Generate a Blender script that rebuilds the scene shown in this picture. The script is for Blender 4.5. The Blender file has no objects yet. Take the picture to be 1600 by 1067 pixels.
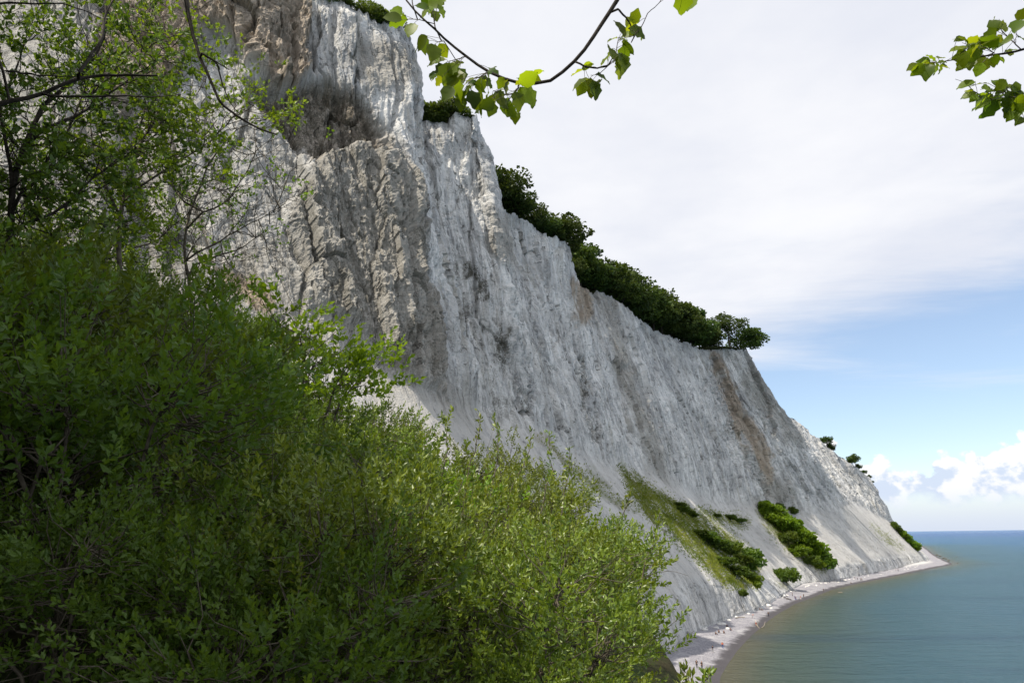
import bpy, math, random
import numpy as np
from mathutils import Vector, Matrix, Euler
from mathutils.bvhtree import BVHTree

scene = bpy.context.scene
COL = scene.collection
random.seed(7)

# ------------------------------------------------------------------ camera
FPX = 1067.0
PITCH, ROLL, EYE = math.radians(15.9), math.radians(0.76), 30.0
vF = np.array([0, math.cos(PITCH), math.sin(PITCH)])
vU0 = np.array([0, -math.sin(PITCH), math.cos(PITCH)])
vR0 = np.array([1.0, 0, 0])
vR = vR0 * math.cos(ROLL) - vU0 * math.sin(ROLL)
vU = vU0 * math.cos(ROLL) + vR0 * math.sin(ROLL)
CAM = np.array([0, 0, EYE])
cam = bpy.data.cameras.new('camera')
cam.sensor_width = 36.0
cam.lens = FPX / 1600 * 36.0
cam.clip_start, cam.clip_end = 0.1, 90000
camo = bpy.data.objects.new('camera', cam)
COL.objects.link(camo)
M = Matrix.Identity(4)
for i in range(3):
    M[i][0], M[i][1], M[i][2], M[i][3] = vR[i], vU[i], -vF[i], CAM[i]
camo.matrix_world = M
scene.camera = camo

# the photograph was surveyed in pixels (1600 x 1067): bearing of a pixel, then a distance or a height
def ray(x, y): return vF + (x - 800) / FPX * vR + (533.5 - y) / FPX * vU
def atD(x, y, D): d = ray(x, y); return CAM + d * (D / d[1])
def atZ(x, y, z): d = ray(x, y); return CAM + d * ((z - EYE) / d[2])
def project(P):
    q = P - CAM
    dz = np.maximum(q @ vF, 1e-3)
    return 800 + FPX * (q @ vR) / dz, 533.5 - FPX * (q @ vU) / dz

# ------------------------------------------------------------------ light
SUN_AZ, SUN_EL = math.radians(-127), math.radians(56)     # clockwise from +Y
sdir = Vector((math.sin(SUN_AZ) * math.cos(SUN_EL), math.cos(SUN_AZ) * math.cos(SUN_EL), math.sin(SUN_EL)))
sun = bpy.data.lights.new('sun', 'SUN')
sun.energy, sun.angle, sun.color = 5.0, math.radians(0.53), (1.0, 0.92, 0.79)
suno = bpy.data.objects.new('sun', sun)
suno.rotation_euler = sdir.to_track_quat('Z', 'Y').to_euler()
suno.location = (-80, -20, 120)
COL.objects.link(suno)
vs = scene.view_settings
vs.view_transform, vs.look, vs.exposure, vs.gamma, vs.use_curve_mapping = 'Standard', 'None', 0.18, 1.0, False

class NT:
    """small node-tree helper"""
    def __init__(s, tree): s.t = tree; tree.nodes.clear()
    def n(s, typ, **kw):
        nd = s.t.nodes.new(typ)
        ins = kw.pop('ins', {})
        for k, v in kw.items(): setattr(nd, k, v)
        for k, v in ins.items(): s.set(nd, k, v)
        return nd
    def set(s, nd, k, v):
        so = nd.inputs[k]
        if isinstance(v, bpy.types.NodeSocket): s.t.links.new(v, so)
        elif isinstance(v, bpy.types.Node): s.t.links.new(v.outputs[0], so)
        else: so.default_value = v
    def math(s, op, a, b=0.0, clamp=False, c=None):
        nd = s.n('ShaderNodeMath', operation=op, use_clamp=clamp)
        s.set(nd, 0, a); s.set(nd, 1, b)
        if c is not None: s.set(nd, 2, c)
        return nd.outputs[0]
    def vmath(s, op, a, b=None):
        nd = s.n('ShaderNodeVectorMath', operation=op)
        s.set(nd, 0, a)
        if b is not None: s.set(nd, 1, b)
        return nd.outputs[1] if op in ('DOT_PRODUCT', 'LENGTH') else nd.outputs[0]
    def mix(s, f, a, b, blend='MIX'):
        nd = s.n('ShaderNodeMix', data_type='RGBA', blend_type=blend)
        s.set(nd, 0, f); s.set(nd, 6, a); s.set(nd, 7, b)
        return nd.outputs[2]
    def noise(s, vec, scale, detail=4, rough=0.55, dim='3D', dist=0.0):
        nd = s.n('ShaderNodeTexNoise', noise_dimensions=dim)
        s.set(nd, 'Vector', vec)
        nd.inputs['Scale'].default_value = scale; nd.inputs['Detail'].default_value = detail
        nd.inputs['Roughness'].default_value = rough; nd.inputs['Distortion'].default_value = dist
        return nd.outputs[0]
    def ramp(s, f, a, b, smooth=True):
        nd = s.n('ShaderNodeMapRange', interpolation_type='SMOOTHSTEP' if smooth else 'LINEAR')
        s.set(nd, 0, f); nd.inputs[1].default_value = a; nd.inputs[2].default_value = b
        return nd.outputs[0]

def rgb(r, g, b): return (r, g, b, 1.0)

world = bpy.data.worlds.new('World')
scene.world = world
world.use_nodes = True
w = NT(world.node_tree)
tc = w.n('ShaderNodeTexCoord').outputs['Generated']
dirn = w.vmath('NORMALIZE', tc)
sky = w.n('ShaderNodeTexSky', sky_type='NISHITA', sun_disc=False, sun_elevation=SUN_EL, sun_rotation=SUN_AZ % (2 * math.pi),
          altitude=30, air_density=1.0, dust_density=0.6, ozone_density=1.6)
skyc = w.mix(0.16, w.mix(1.0, sky.outputs[0], rgb(0.15, 0.15, 0.15), 'MULTIPLY'), rgb(0.75, 0.80, 0.90))
sep = w.n('ShaderNodeSeparateXYZ'); w.set(sep, 0, dirn)
zc = w.math('MAXIMUM', sep.outputs[2], 0.025)
inv = w.math('DIVIDE', 1.0, zc)
pl = w.n('ShaderNodeVectorMath', operation='SCALE'); w.set(pl, 0, dirn); w.set(pl, 'Scale', inv)
pxy = w.vmath('MULTIPLY', pl.outputs[0], (1, 1, 0))
# edge of the high white cloud sheet, a straight weather front on the sheet's own plane
def sheet(px, py):
    d = ray(px, py); return d[:2] / d[2]
e1, e2 = sheet(1195, 548), sheet(1600, 400)
tn = (e2 - e1) / np.linalg.norm(e2 - e1)
nn = np.array([-tn[1], tn[0]])
if nn @ (sheet(1300, 200) - e1) < 0: nn = -nn
side = w.math('SUBTRACT', w.vmath('DOT_PRODUCT', pxy, (nn[0], nn[1], 0)), float(nn @ e1))
strk = w.n('ShaderNodeMapping'); w.set(strk, 0, pxy); strk.inputs['Rotation'].default_value = (0, 0, -math.atan2(tn[1], tn[0]))
strk.inputs['Scale'].default_value = (0.45, 1.3, 1)
n1 = w.noise(strk.outputs[0], 0.9, 7, 0.6, dist=0.4)
n2 = w.noise(pxy, 0.55, 5, 0.55)
edge = w.math('ADD', side, w.math('MULTIPLY', w.math('SUBTRACT', n1, 0.5), 2.6))
cover = w.ramp(edge, -0.55, 0.9)
wisp = w.math('MULTIPLY', w.ramp(n1, 0.50, 0.80), w.ramp(side, -3.4, -0.2))
cover = w.math('MAXIMUM', cover, w.math('MULTIPLY', wisp, 0.75))
cover = w.math('MULTIPLY', cover, w.ramp(n2, 0.05, 0.38))
cover = w.math('MULTIPLY', cover, w.ramp(sep.outputs[2], 0.03, 0.14))
n3 = w.noise(pxy, 1.5, 6, 0.55)
sheetc = w.mix(w.ramp(w.math('ADD', w.math('MULTIPLY', n2, 0.5), w.math('MULTIPLY', n3, 0.5)), 0.36, 0.64), rgb(0.74, 0.76, 0.83), rgb(0.90, 0.90, 0.92))
c1 = w.mix(w.math('MULTIPLY', cover, 0.93), skyc, sheetc)
# fair-weather cumulus low above the sea, all round the horizon
az = w.vmath('MULTIPLY', dirn, (1, 1, 0))
topn = w.noise(w.vmath('ADD', az, (3.14, 0.4, 0)), 5.2, 2, 0.5)
bil = w.noise(w.vmath('MULTIPLY', dirn, (1, 1, 1.3)), 26, 5, 0.55)
toph = w.math('ADD', w.math('ADD', w.math('MULTIPLY', topn, 0.17), 0.028), w.math('MULTIPLY', bil, 0.115))
up = w.math('SUBTRACT', toph, sep.outputs[2])
cum = w.math('MULTIPLY', w.ramp(up, 0.058, 0.068), w.ramp(w.math('ADD', sep.outputs[2], w.math('MULTIPLY', w.math('SUBTRACT', bil, 0.5), 0.05)), 0.026, 0.046))
bil2 = w.noise(w.vmath('ADD', w.vmath('MULTIPLY', dirn, (1, 1, 1.2)), (0.012, 0.0, -0.014)), 26, 5, 0.55)
lit = w.ramp(w.math('ADD', w.math('MULTIPLY', w.math('SUBTRACT', bil, bil2), 2.5), w.math('MULTIPLY', sep.outputs[2], 4.0)), 0.0, 0.38)
cumc = w.mix(lit, rgb(0.60, 0.68, 0.84), rgb(0.97, 0.95, 0.94))
c2 = w.mix(w.math('MULTIPLY', cum, 0.9), c1, cumc)
haz = w.math('MULTIPLY', w.ramp(sep.outputs[2], 0.075, 0.0), 0.80)
c3 = w.mix(haz, c2, rgb(0.60, 0.68, 0.85))
bg = w.n('ShaderNodeBackground'); w.set(bg, 0, c3); bg.inputs[1].default_value = 1.0
out = w.n('ShaderNodeOutputWorld'); w.set(out, 0, bg)

# ------------------------------------------------------------------ numpy noise
_rng = np.random.RandomState(3)
_perm = _rng.permutation(256).astype(np.int64)
_perm = np.concatenate([_perm, _perm, _perm])
_val = _rng.rand(256) * 2 - 1
def vn(x, y, z=None):
    x = np.asarray(x, float); y = np.asarray(y, float)
    z = np.zeros_like(x) if z is None else np.asarray(z, float) + 0 * x
    xi, yi, zi = np.floor(x).astype(np.int64), np.floor(y).astype(np.int64), np.floor(z).astype(np.int64)
    xf, yf, zf = x - xi, y - yi, z - zi
    u, v, t = [q * q * q * (q * (q * 6 - 15) + 10) for q in (xf, yf, zf)]
    def h(a, b, c): return _val[_perm[_perm[_perm[a & 255] + (b & 255)] + (c & 255)]]
    r = 0
    for dx in (0, 1):
        for dy in (0, 1):
            for dz in (0, 1):
                r = r + h(xi + dx, yi + dy, zi + dz) * (u if dx else 1 - u) * (v if dy else 1 - v) * (t if dz else 1 - t)
    return r
def fbm(x, y, z=None, o=4, g=0.5, ridged=False):
    r, a, s, k = 0, 1.0, 0, 1.0
    for i in range(o):
        q = vn(np.asarray(x) * k + 17.3 * i, np.asarray(y) * k + 5.1 * i, None if z is None else np.asarray(z) * k + 9.7 * i)
        r = r + a * ((1 - 2 * np.abs(q)) if ridged else q)
        s += a; a *= g; k *= 2.03
    return r / s
def sstep(a, b, x):
    t = np.clip((x - a) / (b - a), 0, 1); return t * t * (3 - 2 * t)
def poly_sd(px, py, poly):
    """signed distance in pixels, + inside"""
    P = np.array(poly, float); Q = np.roll(P, -1, 0)
    d = np.full(px.shape, 1e9); ins = np.zeros(px.shape, bool)
    for (ax, ay), (bx, by) in zip(P, Q):
        ex, ey = bx - ax, by - ay
        t = np.clip(((px - ax) * ex + (py - ay) * ey) / (ex * ex + ey * ey + 1e-9), 0, 1)
        d = np.minimum(d, np.hypot(px - ax - t * ex, py - ay - t * ey))
        c = ((ay > py) != (by > py)) & (px < (bx - ax) * (py - ay) / (by - ay + 1e-12) + ax)
        ins ^= c
    return np.where(ins, d, -d)
def line_d(px, py, pts):
    d = np.full(px.shape, 1e9)
    for (ax, ay), (bx, by) in zip(pts[:-1], pts[1:]):
        ex, ey = bx - ax, by - ay
        t = np.clip(((px - ax) * ex + (py - ay) * ey) / (ex * ex + ey * ey + 1e-9), 0, 1)
        d = np.minimum(d, np.hypot(px - ax - t * ex, py - ay - t * ey))
    return d

# ------------------------------------------------------------------ mesh helpers
def mesh_np(name, V, F, mat=None, smooth=False, attrs=None, uv=None):
    V = np.asarray(V, np.float32); F = np.asarray(F, np.int32)
    me = bpy.data.meshes.new(name)
    k = F.shape[1]
    me.vertices.add(len(V)); me.vertices.foreach_set('co', V.ravel())
    me.loops.add(F.size); me.loops.foreach_set('vertex_index', F.ravel())
    me.polygons.add(len(F)); me.polygons.foreach_set('loop_start', np.arange(0, F.size, k, dtype=np.int32))
    me.polygons.foreach_set('use_smooth', np.full(len(F), smooth, dtype=bool))
    me.update(calc_edges=True)
    for an, data in (attrs or {}).items():
        data = np.asarray(data, np.float32)
        if data.ndim == 1:
            a = me.attributes.new(an, 'FLOAT', 'POINT'); a.data.foreach_set('value', data)
        else:
            a = me.attributes.new(an, 'FLOAT_COLOR', 'POINT')
            a.data.foreach_set('color', np.concatenate([data, np.ones((len(data), 1), np.float32)], 1).ravel())
    if uv is not None:
        l = me.uv_layers.new(name='UVMap'); l.data.foreach_set('uv', np.asarray(uv, np.float32)[F.ravel()].ravel())
    if mat: me.materials.append(mat)
    return me
def grid_faces(nr, nc):
    i = np.arange(nr - 1)[:, None] * nc + np.arange(nc - 1)[None]
    return np.stack([i, i + 1, i + nc + 1, i + nc], -1).reshape(-1, 4)
def link(name, me, parent=None, loc=None):
    o = bpy.data.objects.new(name, me); COL.objects.link(o)
    if parent: o.parent = parent
    if loc is not None: o.location = loc
    return o
def empty(name, loc=(0, 0, 0)):
    o = link(name, None, None, loc); o.empty_display_size = 0.3; return o
def tag(o, label=None, cat=None, group=None, kind=None):
    if label: o['label'] = label
    if cat: o['category'] = cat
    if group: o['group'] = group
    if kind: o['kind'] = kind
    return o
def copy_tree(o, parent=None):
    c = o.copy(); COL.objects.link(c); c.parent = parent
    for ch in list(KIDS.get(o.as_pointer(), [])): copy_tree(ch, c)
    return c
KIDS = {}
def kid(parent, o): KIDS.setdefault(parent.as_pointer(), []).append(o); o.parent = parent; return o

def tubes(paths, sides=5):
    """paths: list of (points Nx3, radii N) -> one vertex and quad array"""
    V, Fq, off = [], [], 0
    for pts, rad in paths:
        pts = np.asarray(pts, float); n = len(pts)
        if n < 2: continue
        T = np.gradient(pts, axis=0); T /= np.linalg.norm(T, axis=1)[:, None] + 1e-9
        ref = np.array([0.31, 0.2, 0.93]) if abs(T[0] @ np.array([0.31, 0.2, 0.93])) < 0.9 else np.array([1.0, 0, 0])
        A = np.cross(T, ref); A /= np.linalg.norm(A, axis=1)[:, None] + 1e-9
        B = np.cross(T, A)
        an = np.arange(sides) * 2 * math.pi / sides
        ring = pts[:, None] + np.asarray(rad)[:, None, None] * (np.cos(an)[None, :, None] * A[:, None] + np.sin(an)[None, :, None] * B[:, None])
        V.append(ring.reshape(-1, 3))
        i = np.arange(n - 1)[:, None] * sides; j = np.arange(sides)[None]; j2 = (j + 1) % sides
        Fq.append((np.stack([i + j, i + j2, i + sides + j2, i + sides + j], -1) + off).reshape(-1, 4))
        off += n * sides
    return np.concatenate(V), np.concatenate(Fq)

# ------------------------------------------------------------------ materials
def new_mat(name):
    m = bpy.data.materials.new(name); m.use_nodes = True
    return m, NT(m.node_tree)
def finish(n, color, rough=0.8, bump=None, bstr=0.3, bdist=0.1, spec=0.3, **kw):
    b = n.n('ShaderNodeBsdfPrincipled')
    n.set(b, 'Base Color', color); n.set(b, 'Roughness', rough); n.set(b, 'Specular IOR Level', spec)
    for k, v in kw.items(): n.set(b, k, v)
    if bump is not None:
        bp = n.n('ShaderNodeBump'); n.set(bp, 'Height', bump); bp.inputs['Strength'].default_value = bstr; bp.inputs['Distance'].default_value = bdist
        n.set(b, 'Normal', bp.outputs[0])
    o = n.n('ShaderNodeOutputMaterial'); n.set(o, 0, b)
    return b

def mat_chalk():
    m, n = new_mat('chalk')
    at = n.n('ShaderNodeAttribute', attribute_name='stain_shade')
    s = n.n('ShaderNodeSeparateColor'); n.set(s, 0, at.outputs['Color'])
    at2 = n.n('ShaderNodeAttribute', attribute_name='ground')
    s2 = n.n('ShaderNodeSeparateColor'); n.set(s2, 0, at2.outputs['Color'])
    uv = n.n('ShaderNodeUVMap').outputs[0]
    pos = n.n('ShaderNodeNewGeometry').outputs['Position']
    st = n.vmath('MULTIPLY', uv, (1.0, 0.16, 1.0))        # down-slope streaks, in metres
    stk = n.noise(st, 0.55, 6, 0.62)
    stk2 = n.noise(st, 2.2, 5, 0.6)
    big = n.noise(pos, 0.045, 5, 0.55)
    mid = n.noise(pos, 0.35, 6, 0.6)
    fine = n.noise(pos, 2.6, 5, 0.65)
    joint = n.n('ShaderNodeTexVoronoi', feature='DISTANCE_TO_EDGE')
    wp = n.vmath('ADD', n.vmath('MULTIPLY', uv, (0.30, 0.10, 1)), n.vmath('MULTIPLY', n.n('ShaderNodeTexNoise', ins={'Vector': pos, 'Scale': 0.3, 'Detail': 6.0}).outputs[1], (1.6, 0.9, 0)))
    n.set(joint, 'Vector', wp); joint.inputs['Scale'].default_value = 1.0
    crack = n.math('MULTIPLY', n.ramp(joint.outputs['Distance'], 0.022, 0.004), n.ramp(mid, 0.46, 0.58))
    grain = n.noise(pos, 5.5, 4, 0.7)
    c = n.mix(n.ramp(big, 0.38, 0.62), rgb(0.54, 0.535, 0.52), rgb(0.77, 0.76, 0.735))
    stl = n.noise(n.vmath('MULTIPLY', uv, (0.11, 0.020, 1)), 1.0, 5, 0.6)
    stm = n.noise(n.vmath('ADD', n.vmath('MULTIPLY', uv, (0.20, 0.022, 1)), (31.0, 7.0, 0)), 1.0, 5, 0.65)
    c = n.mix(n.math('MULTIPLY', n.ramp(stl, 0.50, 0.62), 0.55), c, rgb(0.43, 0.435, 0.445))
    c = n.mix(n.math('MULTIPLY', n.ramp(stm, 0.54, 0.66), 0.60), c, rgb(0.40, 0.37, 0.31))
    c = n.mix(n.math('MULTIPLY', n.ramp(stk, 0.48, 0.62), 0.60), c, rgb(0.29, 0.295, 0.305))
    c = n.mix(n.math('MULTIPLY', n.ramp(mid, 0.50, 0.66), 0.50), c, rgb(0.31, 0.305, 0.29))
    c = n.mix(n.math('MULTIPLY', n.ramp(stk2, 0.52, 0.68), 0.5), c, rgb(0.76, 0.75, 0.715))
    fis = n.noise(n.vmath('ADD', n.vmath('MULTIPLY', uv, (0.75, 0.045, 1)), n.vmath('MULTIPLY', n.n('ShaderNodeTexNoise', ins={'Vector': pos, 'Scale': 0.18, 'Detail': 4.0}).outputs[1], (1.2, 0.1, 0))), 1.0, 4, 0.6)
    fisl = n.math('MULTIPLY', n.ramp(n.math('ABSOLUTE', n.math('SUBTRACT', fis, 0.5)), 0.016, 0.003), n.ramp(stl, 0.44, 0.56))
    c = n.mix(n.math('MULTIPLY', fisl, 0.6), c, rgb(0.15, 0.145, 0.13))
    scar = n.noise(n.vmath('MULTIPLY', uv, (0.30, 0.09, 1)), 1.0, 7, 0.7)
    c = n.mix(n.math('MULTIPLY', n.ramp(scar, 0.58, 0.64), 0.65), c, rgb(0.78, 0.775, 0.75))
    # grey-green algae, flint and pits, darkened in colour to stand in for relief shading
    c = n.mix(n.math('MULTIPLY', n.ramp(fine, 0.55, 0.66), 0.55), c, rgb(0.22, 0.22, 0.205))
    c = n.mix(n.math('MULTIPLY', n.ramp(grain, 0.56, 0.68), 0.45), c, rgb(0.20, 0.20, 0.19))
    c = n.mix(n.math('MULTIPLY', n.ramp(grain, 0.44, 0.34), 0.35), c, rgb(0.80, 0.80, 0.78))
    # till and sand (tan), brown soil
    tanc = n.mix(n.ramp(mid, 0.35, 0.7), rgb(0.21, 0.192, 0.155), rgb(0.36, 0.335, 0.29))
    tanc = n.mix(n.math('MULTIPLY', n.ramp(grain, 0.5, 0.64), 0.5), tanc, rgb(0.12, 0.11, 0.09))
    c = n.mix(n.math('MULTIPLY', s.outputs[0], 0.88), c, tanc)
    brn = n.mix(n.ramp(stk, 0.35, 0.7), rgb(0.42, 0.335, 0.245), rgb(0.28, 0.225, 0.165))
    brn = n.mix(n.math('MULTIPLY', n.ramp(grain, 0.50, 0.66), 0.5), brn, rgb(0.14, 0.11, 0.08))
    c = n.mix(n.math('MULTIPLY', s.outputs[1], 0.9), c, brn)
    c = n.mix(n.math('MULTIPLY', crack, 0.7), c, rgb(0.12, 0.115, 0.10))
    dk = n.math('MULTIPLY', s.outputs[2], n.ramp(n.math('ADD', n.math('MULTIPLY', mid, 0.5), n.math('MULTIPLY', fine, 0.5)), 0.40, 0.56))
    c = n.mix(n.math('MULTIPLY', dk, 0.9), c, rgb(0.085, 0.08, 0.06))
    # scree: fine pale rubble, and thin turf
    peb = n.n('ShaderNodeTexVoronoi'); n.set(peb, 'Vector', pos); peb.inputs['Scale'].default_value = 2.2
    scc = n.mix(n.math('MULTIPLY', n.ramp(peb.outputs['Distance'], 0.2, 0.6), 0.35), rgb(0.58, 0.56, 0.53), rgb(0.42, 0.41, 0.395))
    scc = n.mix(n.math('MULTIPLY', n.ramp(stk, 0.45, 0.65), 0.4), scc, rgb(0.72, 0.67, 0.58))
    c = n.mix(n.math('MULTIPLY', s2.outputs[0], 0.72), c, scc)
    gr = n.mix(n.ramp(mid, 0.4, 0.62), rgb(0.10, 0.135, 0.022), rgb(0.20, 0.19, 0.07))
    c = n.mix(s2.outputs[1], c, gr)
    h = n.math('ADD', n.math('MULTIPLY', mid, 0.9), n.math('ADD', n.math('MULTIPLY', fisl, -0.35), n.math('MULTIPLY', crack, -0.4)))
    h = n.math('ADD', h, n.math('ADD', n.math('ADD', n.math('MULTIPLY', fine, 0.5), n.math('MULTIPLY', grain, 0.25)), n.math('MULTIPLY', stk2, 0.35)))
    finish(n, c, 0.92, h, 0.85, 0.7, 0.12)
    return m
CHALK = mat_chalk()

def mat_turf():
    m, n = new_mat('woodland_soil')
    pos = n.n('ShaderNodeNewGeometry').outputs['Position']
    a = n.noise(pos, 0.8, 6, 0.6); b = n.noise(pos, 6.0, 4, 0.6)
    c = n.mix(n.ramp(a, 0.35, 0.65), rgb(0.035, 0.03, 0.016), rgb(0.035, 0.055, 0.014))
    c = n.mix(n.math('MULTIPLY', n.ramp(b, 0.5, 0.7), 0.5), c, rgb(0.07, 0.055, 0.03))
    finish(n, c, 0.95, b, 0.6, 0.1, 0.1); return m
TURF = mat_turf()

def mat_beach():
    m, n = new_mat('pebbles')
    pos = n.n('ShaderNodeNewGeometry').outputs['Position']
    at = n.n('ShaderNodeAttribute', attribute_name='shore').outputs['Fac']   # metres from the water's edge
    v = n.n('ShaderNodeTexVoronoi'); n.set(v, 'Vector', pos); v.inputs['Scale'].default_value = 3.2
    a = n.noise(pos, 0.22, 6, 0.6); b = n.noise(pos, 1.6, 5, 0.6)
    c = n.mix(n.ramp(v.outputs['Color'], 0.1, 0.9), rgb(0.19, 0.185, 0.21), rgb(0.33, 0.32, 0.345))
    c = n.mix(n.math('MULTIPLY', n.ramp(a, 0.50, 0.66), 0.45), c, rgb(0.50, 0.49, 0.49))
    d = n.math('ADD', at, n.math('MULTIPLY', n.math('SUBTRACT', b, 0.5), 3.0))
    c = n.mix(n.math('MULTIPLY', n.ramp(d, 13, 20), 0.7), c, rgb(0.60, 0.59, 0.57))
    wet = n.ramp(n.math('ADD', at, n.math('MULTIPLY', n.math('SUBTRACT', a, 0.5), 5.0)), 4.2, 1.8)
    c = n.mix(n.math('MULTIPLY', wet, 0.92), c, rgb(0.055, 0.05, 0.055))
    finish(n, c, 0.8, v.outputs['Distance'], 0.7, 0.15, 0.25); return m
BEACH = mat_beach()

def mat_sea():
    m, n = new_mat('sea_water')
    pos = n.n('ShaderNodeNewGeometry').outputs['Position']
    at = n.n('ShaderNodeAttribute', attribute_name='shore').outputs['Fac']
    big = n.noise(n.vmath('MULTIPLY', pos, (1, 0.45, 1)), 0.012, 5, 0.55)
    d = n.math('MULTIPLY', at, n.math('ADD', 0.55, n.math('MULTIPLY', big, 0.9)))
    c = n.mix(n.ramp(d, 0, 12), rgb(0.105, 0.10, 0.062), rgb(0.06, 0.085, 0.062))
    c = n.mix(n.ramp(d, 6, 42), c, rgb(0.040, 0.092, 0.115))
    c = n.mix(n.ramp(d, 40, 230), c, rgb(0.032, 0.095, 0.180))
    c = n.mix(n.ramp(d, 400, 3000), c, rgb(0.022, 0.068, 0.195))
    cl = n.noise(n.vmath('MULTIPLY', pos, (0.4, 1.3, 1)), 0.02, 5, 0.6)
    c = n.mix(n.math('MULTIPLY', n.ramp(cl, 0.5, 0.68), 0.4), c, rgb(0.015, 0.04, 0.075))  # broad dark patches paint cloud shadows into the water colour
    wv = n.vmath('MULTIPLY', pos, (0.55, 1.2, 1))
    h1 = n.noise(wv, 0.16, 4, 0.6); h2 = n.noise(wv, 0.75, 5, 0.62); h3 = n.noise(wv, 2.6, 3, 0.6)
    h = n.math('ADD', n.math('MULTIPLY', h1, 1.3), n.math('ADD', n.math('MULTIPLY', h2, 0.55), n.math('MULTIPLY', h3, 0.14)))
    bp = n.n('ShaderNodeBump'); n.set(bp, 'Height', h); bp.inputs['Strength'].default_value = 1.0; bp.inputs['Distance'].default_value = 2.6
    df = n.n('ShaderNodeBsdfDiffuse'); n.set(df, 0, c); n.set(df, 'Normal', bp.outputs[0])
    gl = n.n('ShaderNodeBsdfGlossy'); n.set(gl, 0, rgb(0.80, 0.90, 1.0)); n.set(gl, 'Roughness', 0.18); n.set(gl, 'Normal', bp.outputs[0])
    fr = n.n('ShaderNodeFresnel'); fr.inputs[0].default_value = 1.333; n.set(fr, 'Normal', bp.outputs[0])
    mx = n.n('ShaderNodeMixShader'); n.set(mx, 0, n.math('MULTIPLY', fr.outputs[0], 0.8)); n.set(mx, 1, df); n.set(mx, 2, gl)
    o = n.n('ShaderNodeOutputMaterial'); n.set(o, 0, mx)
    return m
SEA = mat_sea()

def mat_leaf(name, dark, light, trans=0.35, rough=0.42, spec=0.35, backc=None):
    m, n = new_mat(name)
    at = n.n('ShaderNodeAttribute', attribute_name='lv').outputs['Fac']
    oi = n.n('ShaderNodeObjectInfo').outputs['Random']
    c = n.mix(at, rgb(*dark), rgb(*light))
    hv = n.n('ShaderNodeHueSaturation'); n.set(hv, 'Color', c)
    n.set(hv, 'Hue', n.math('ADD', 0.485, n.math('MULTIPLY', oi, 0.03))); n.set(hv, 'Value', n.math('ADD', 0.85, n.math('MULTIPLY', oi, 0.3)))
    c = hv.outputs[0]
    b = n.n('ShaderNodeBsdfPrincipled'); n.set(b, 'Base Color', c); n.set(b, 'Roughness', rough); n.set(b, 'Specular IOR Level', spec)
    t = n.n('ShaderNodeBsdfTranslucent'); n.set(t, 0, n.mix(1.0, c, rgb(*(backc or (1.9, 1.7, 0.5))), 'MULTIPLY'))
    mx = n.n('ShaderNodeMixShader'); mx.inputs[0].default_value = trans; n.set(mx, 1, b); n.set(mx, 2, t)
    o = n.n('ShaderNodeOutputMaterial'); n.set(o, 0, mx); return m
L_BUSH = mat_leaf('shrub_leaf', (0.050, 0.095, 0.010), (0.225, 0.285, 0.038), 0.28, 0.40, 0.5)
L_DARK = mat_leaf('dark_and_shaded_leaf', (0.042, 0.082, 0.010), (0.12, 0.18, 0.026), 0.38, 0.45, 0.35)  # dark foliage; on the left thicket shrubs it stands in for shade
L_BRIGHT = mat_leaf('bright_leaf', (0.09, 0.16, 0.012), (0.19, 0.29, 0.026), 0.42, 0.5, 0.3)
L_BEECH = mat_leaf('beech_leaf', (0.045, 0.085, 0.010), (0.18, 0.25, 0.022), 0.55, 0.42, 0.3, (2.4, 2.1, 0.4))
L_TREE = mat_leaf('clifftop_foliage', (0.024, 0.048, 0.010), (0.085, 0.125, 0.022), 0.25, 0.6, 0.2)
L_GRASS = mat_leaf('slope_grass', (0.12, 0.17, 0.018), (0.26, 0.30, 0.05), 0.25, 0.7, 0.15)

def mat_bark(name, a, b, sc=14):
    m, n = new_mat(name)
    pos = n.n('ShaderNodeTexCoord').outputs['Object']
    q = n.noise(pos, sc, 5, 0.6)
    finish(n, n.mix(n.ramp(q, 0.35, 0.65), rgb(*a), rgb(*b)), 0.85, q, 0.5, 0.02, 0.2); return m
BARK = mat_bark('shrub_bark', (0.055, 0.045, 0.034), (0.14, 0.12, 0.09))
BARKD = mat_bark('dark_bark', (0.018, 0.014, 0.010), (0.05, 0.042, 0.034))
BARKP = mat_bark('pale_bark', (0.16, 0.145, 0.12), (0.30, 0.28, 0.24))
def mat_plain(name, c, rough=0.8, sc=3.0, var=0.25):
    m, n = new_mat(name)
    q = n.noise(n.n('ShaderNodeTexCoord').outputs['Object'], sc, 4, 0.6)
    a = tuple(x * (1 - var) for x in c); b = tuple(min(1, x * (1 + var)) for x in c)
    finish(n, n.mix(q, rgb(*a), rgb(*b)), rough, q, 0.3, 0.05, 0.25); return m

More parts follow.
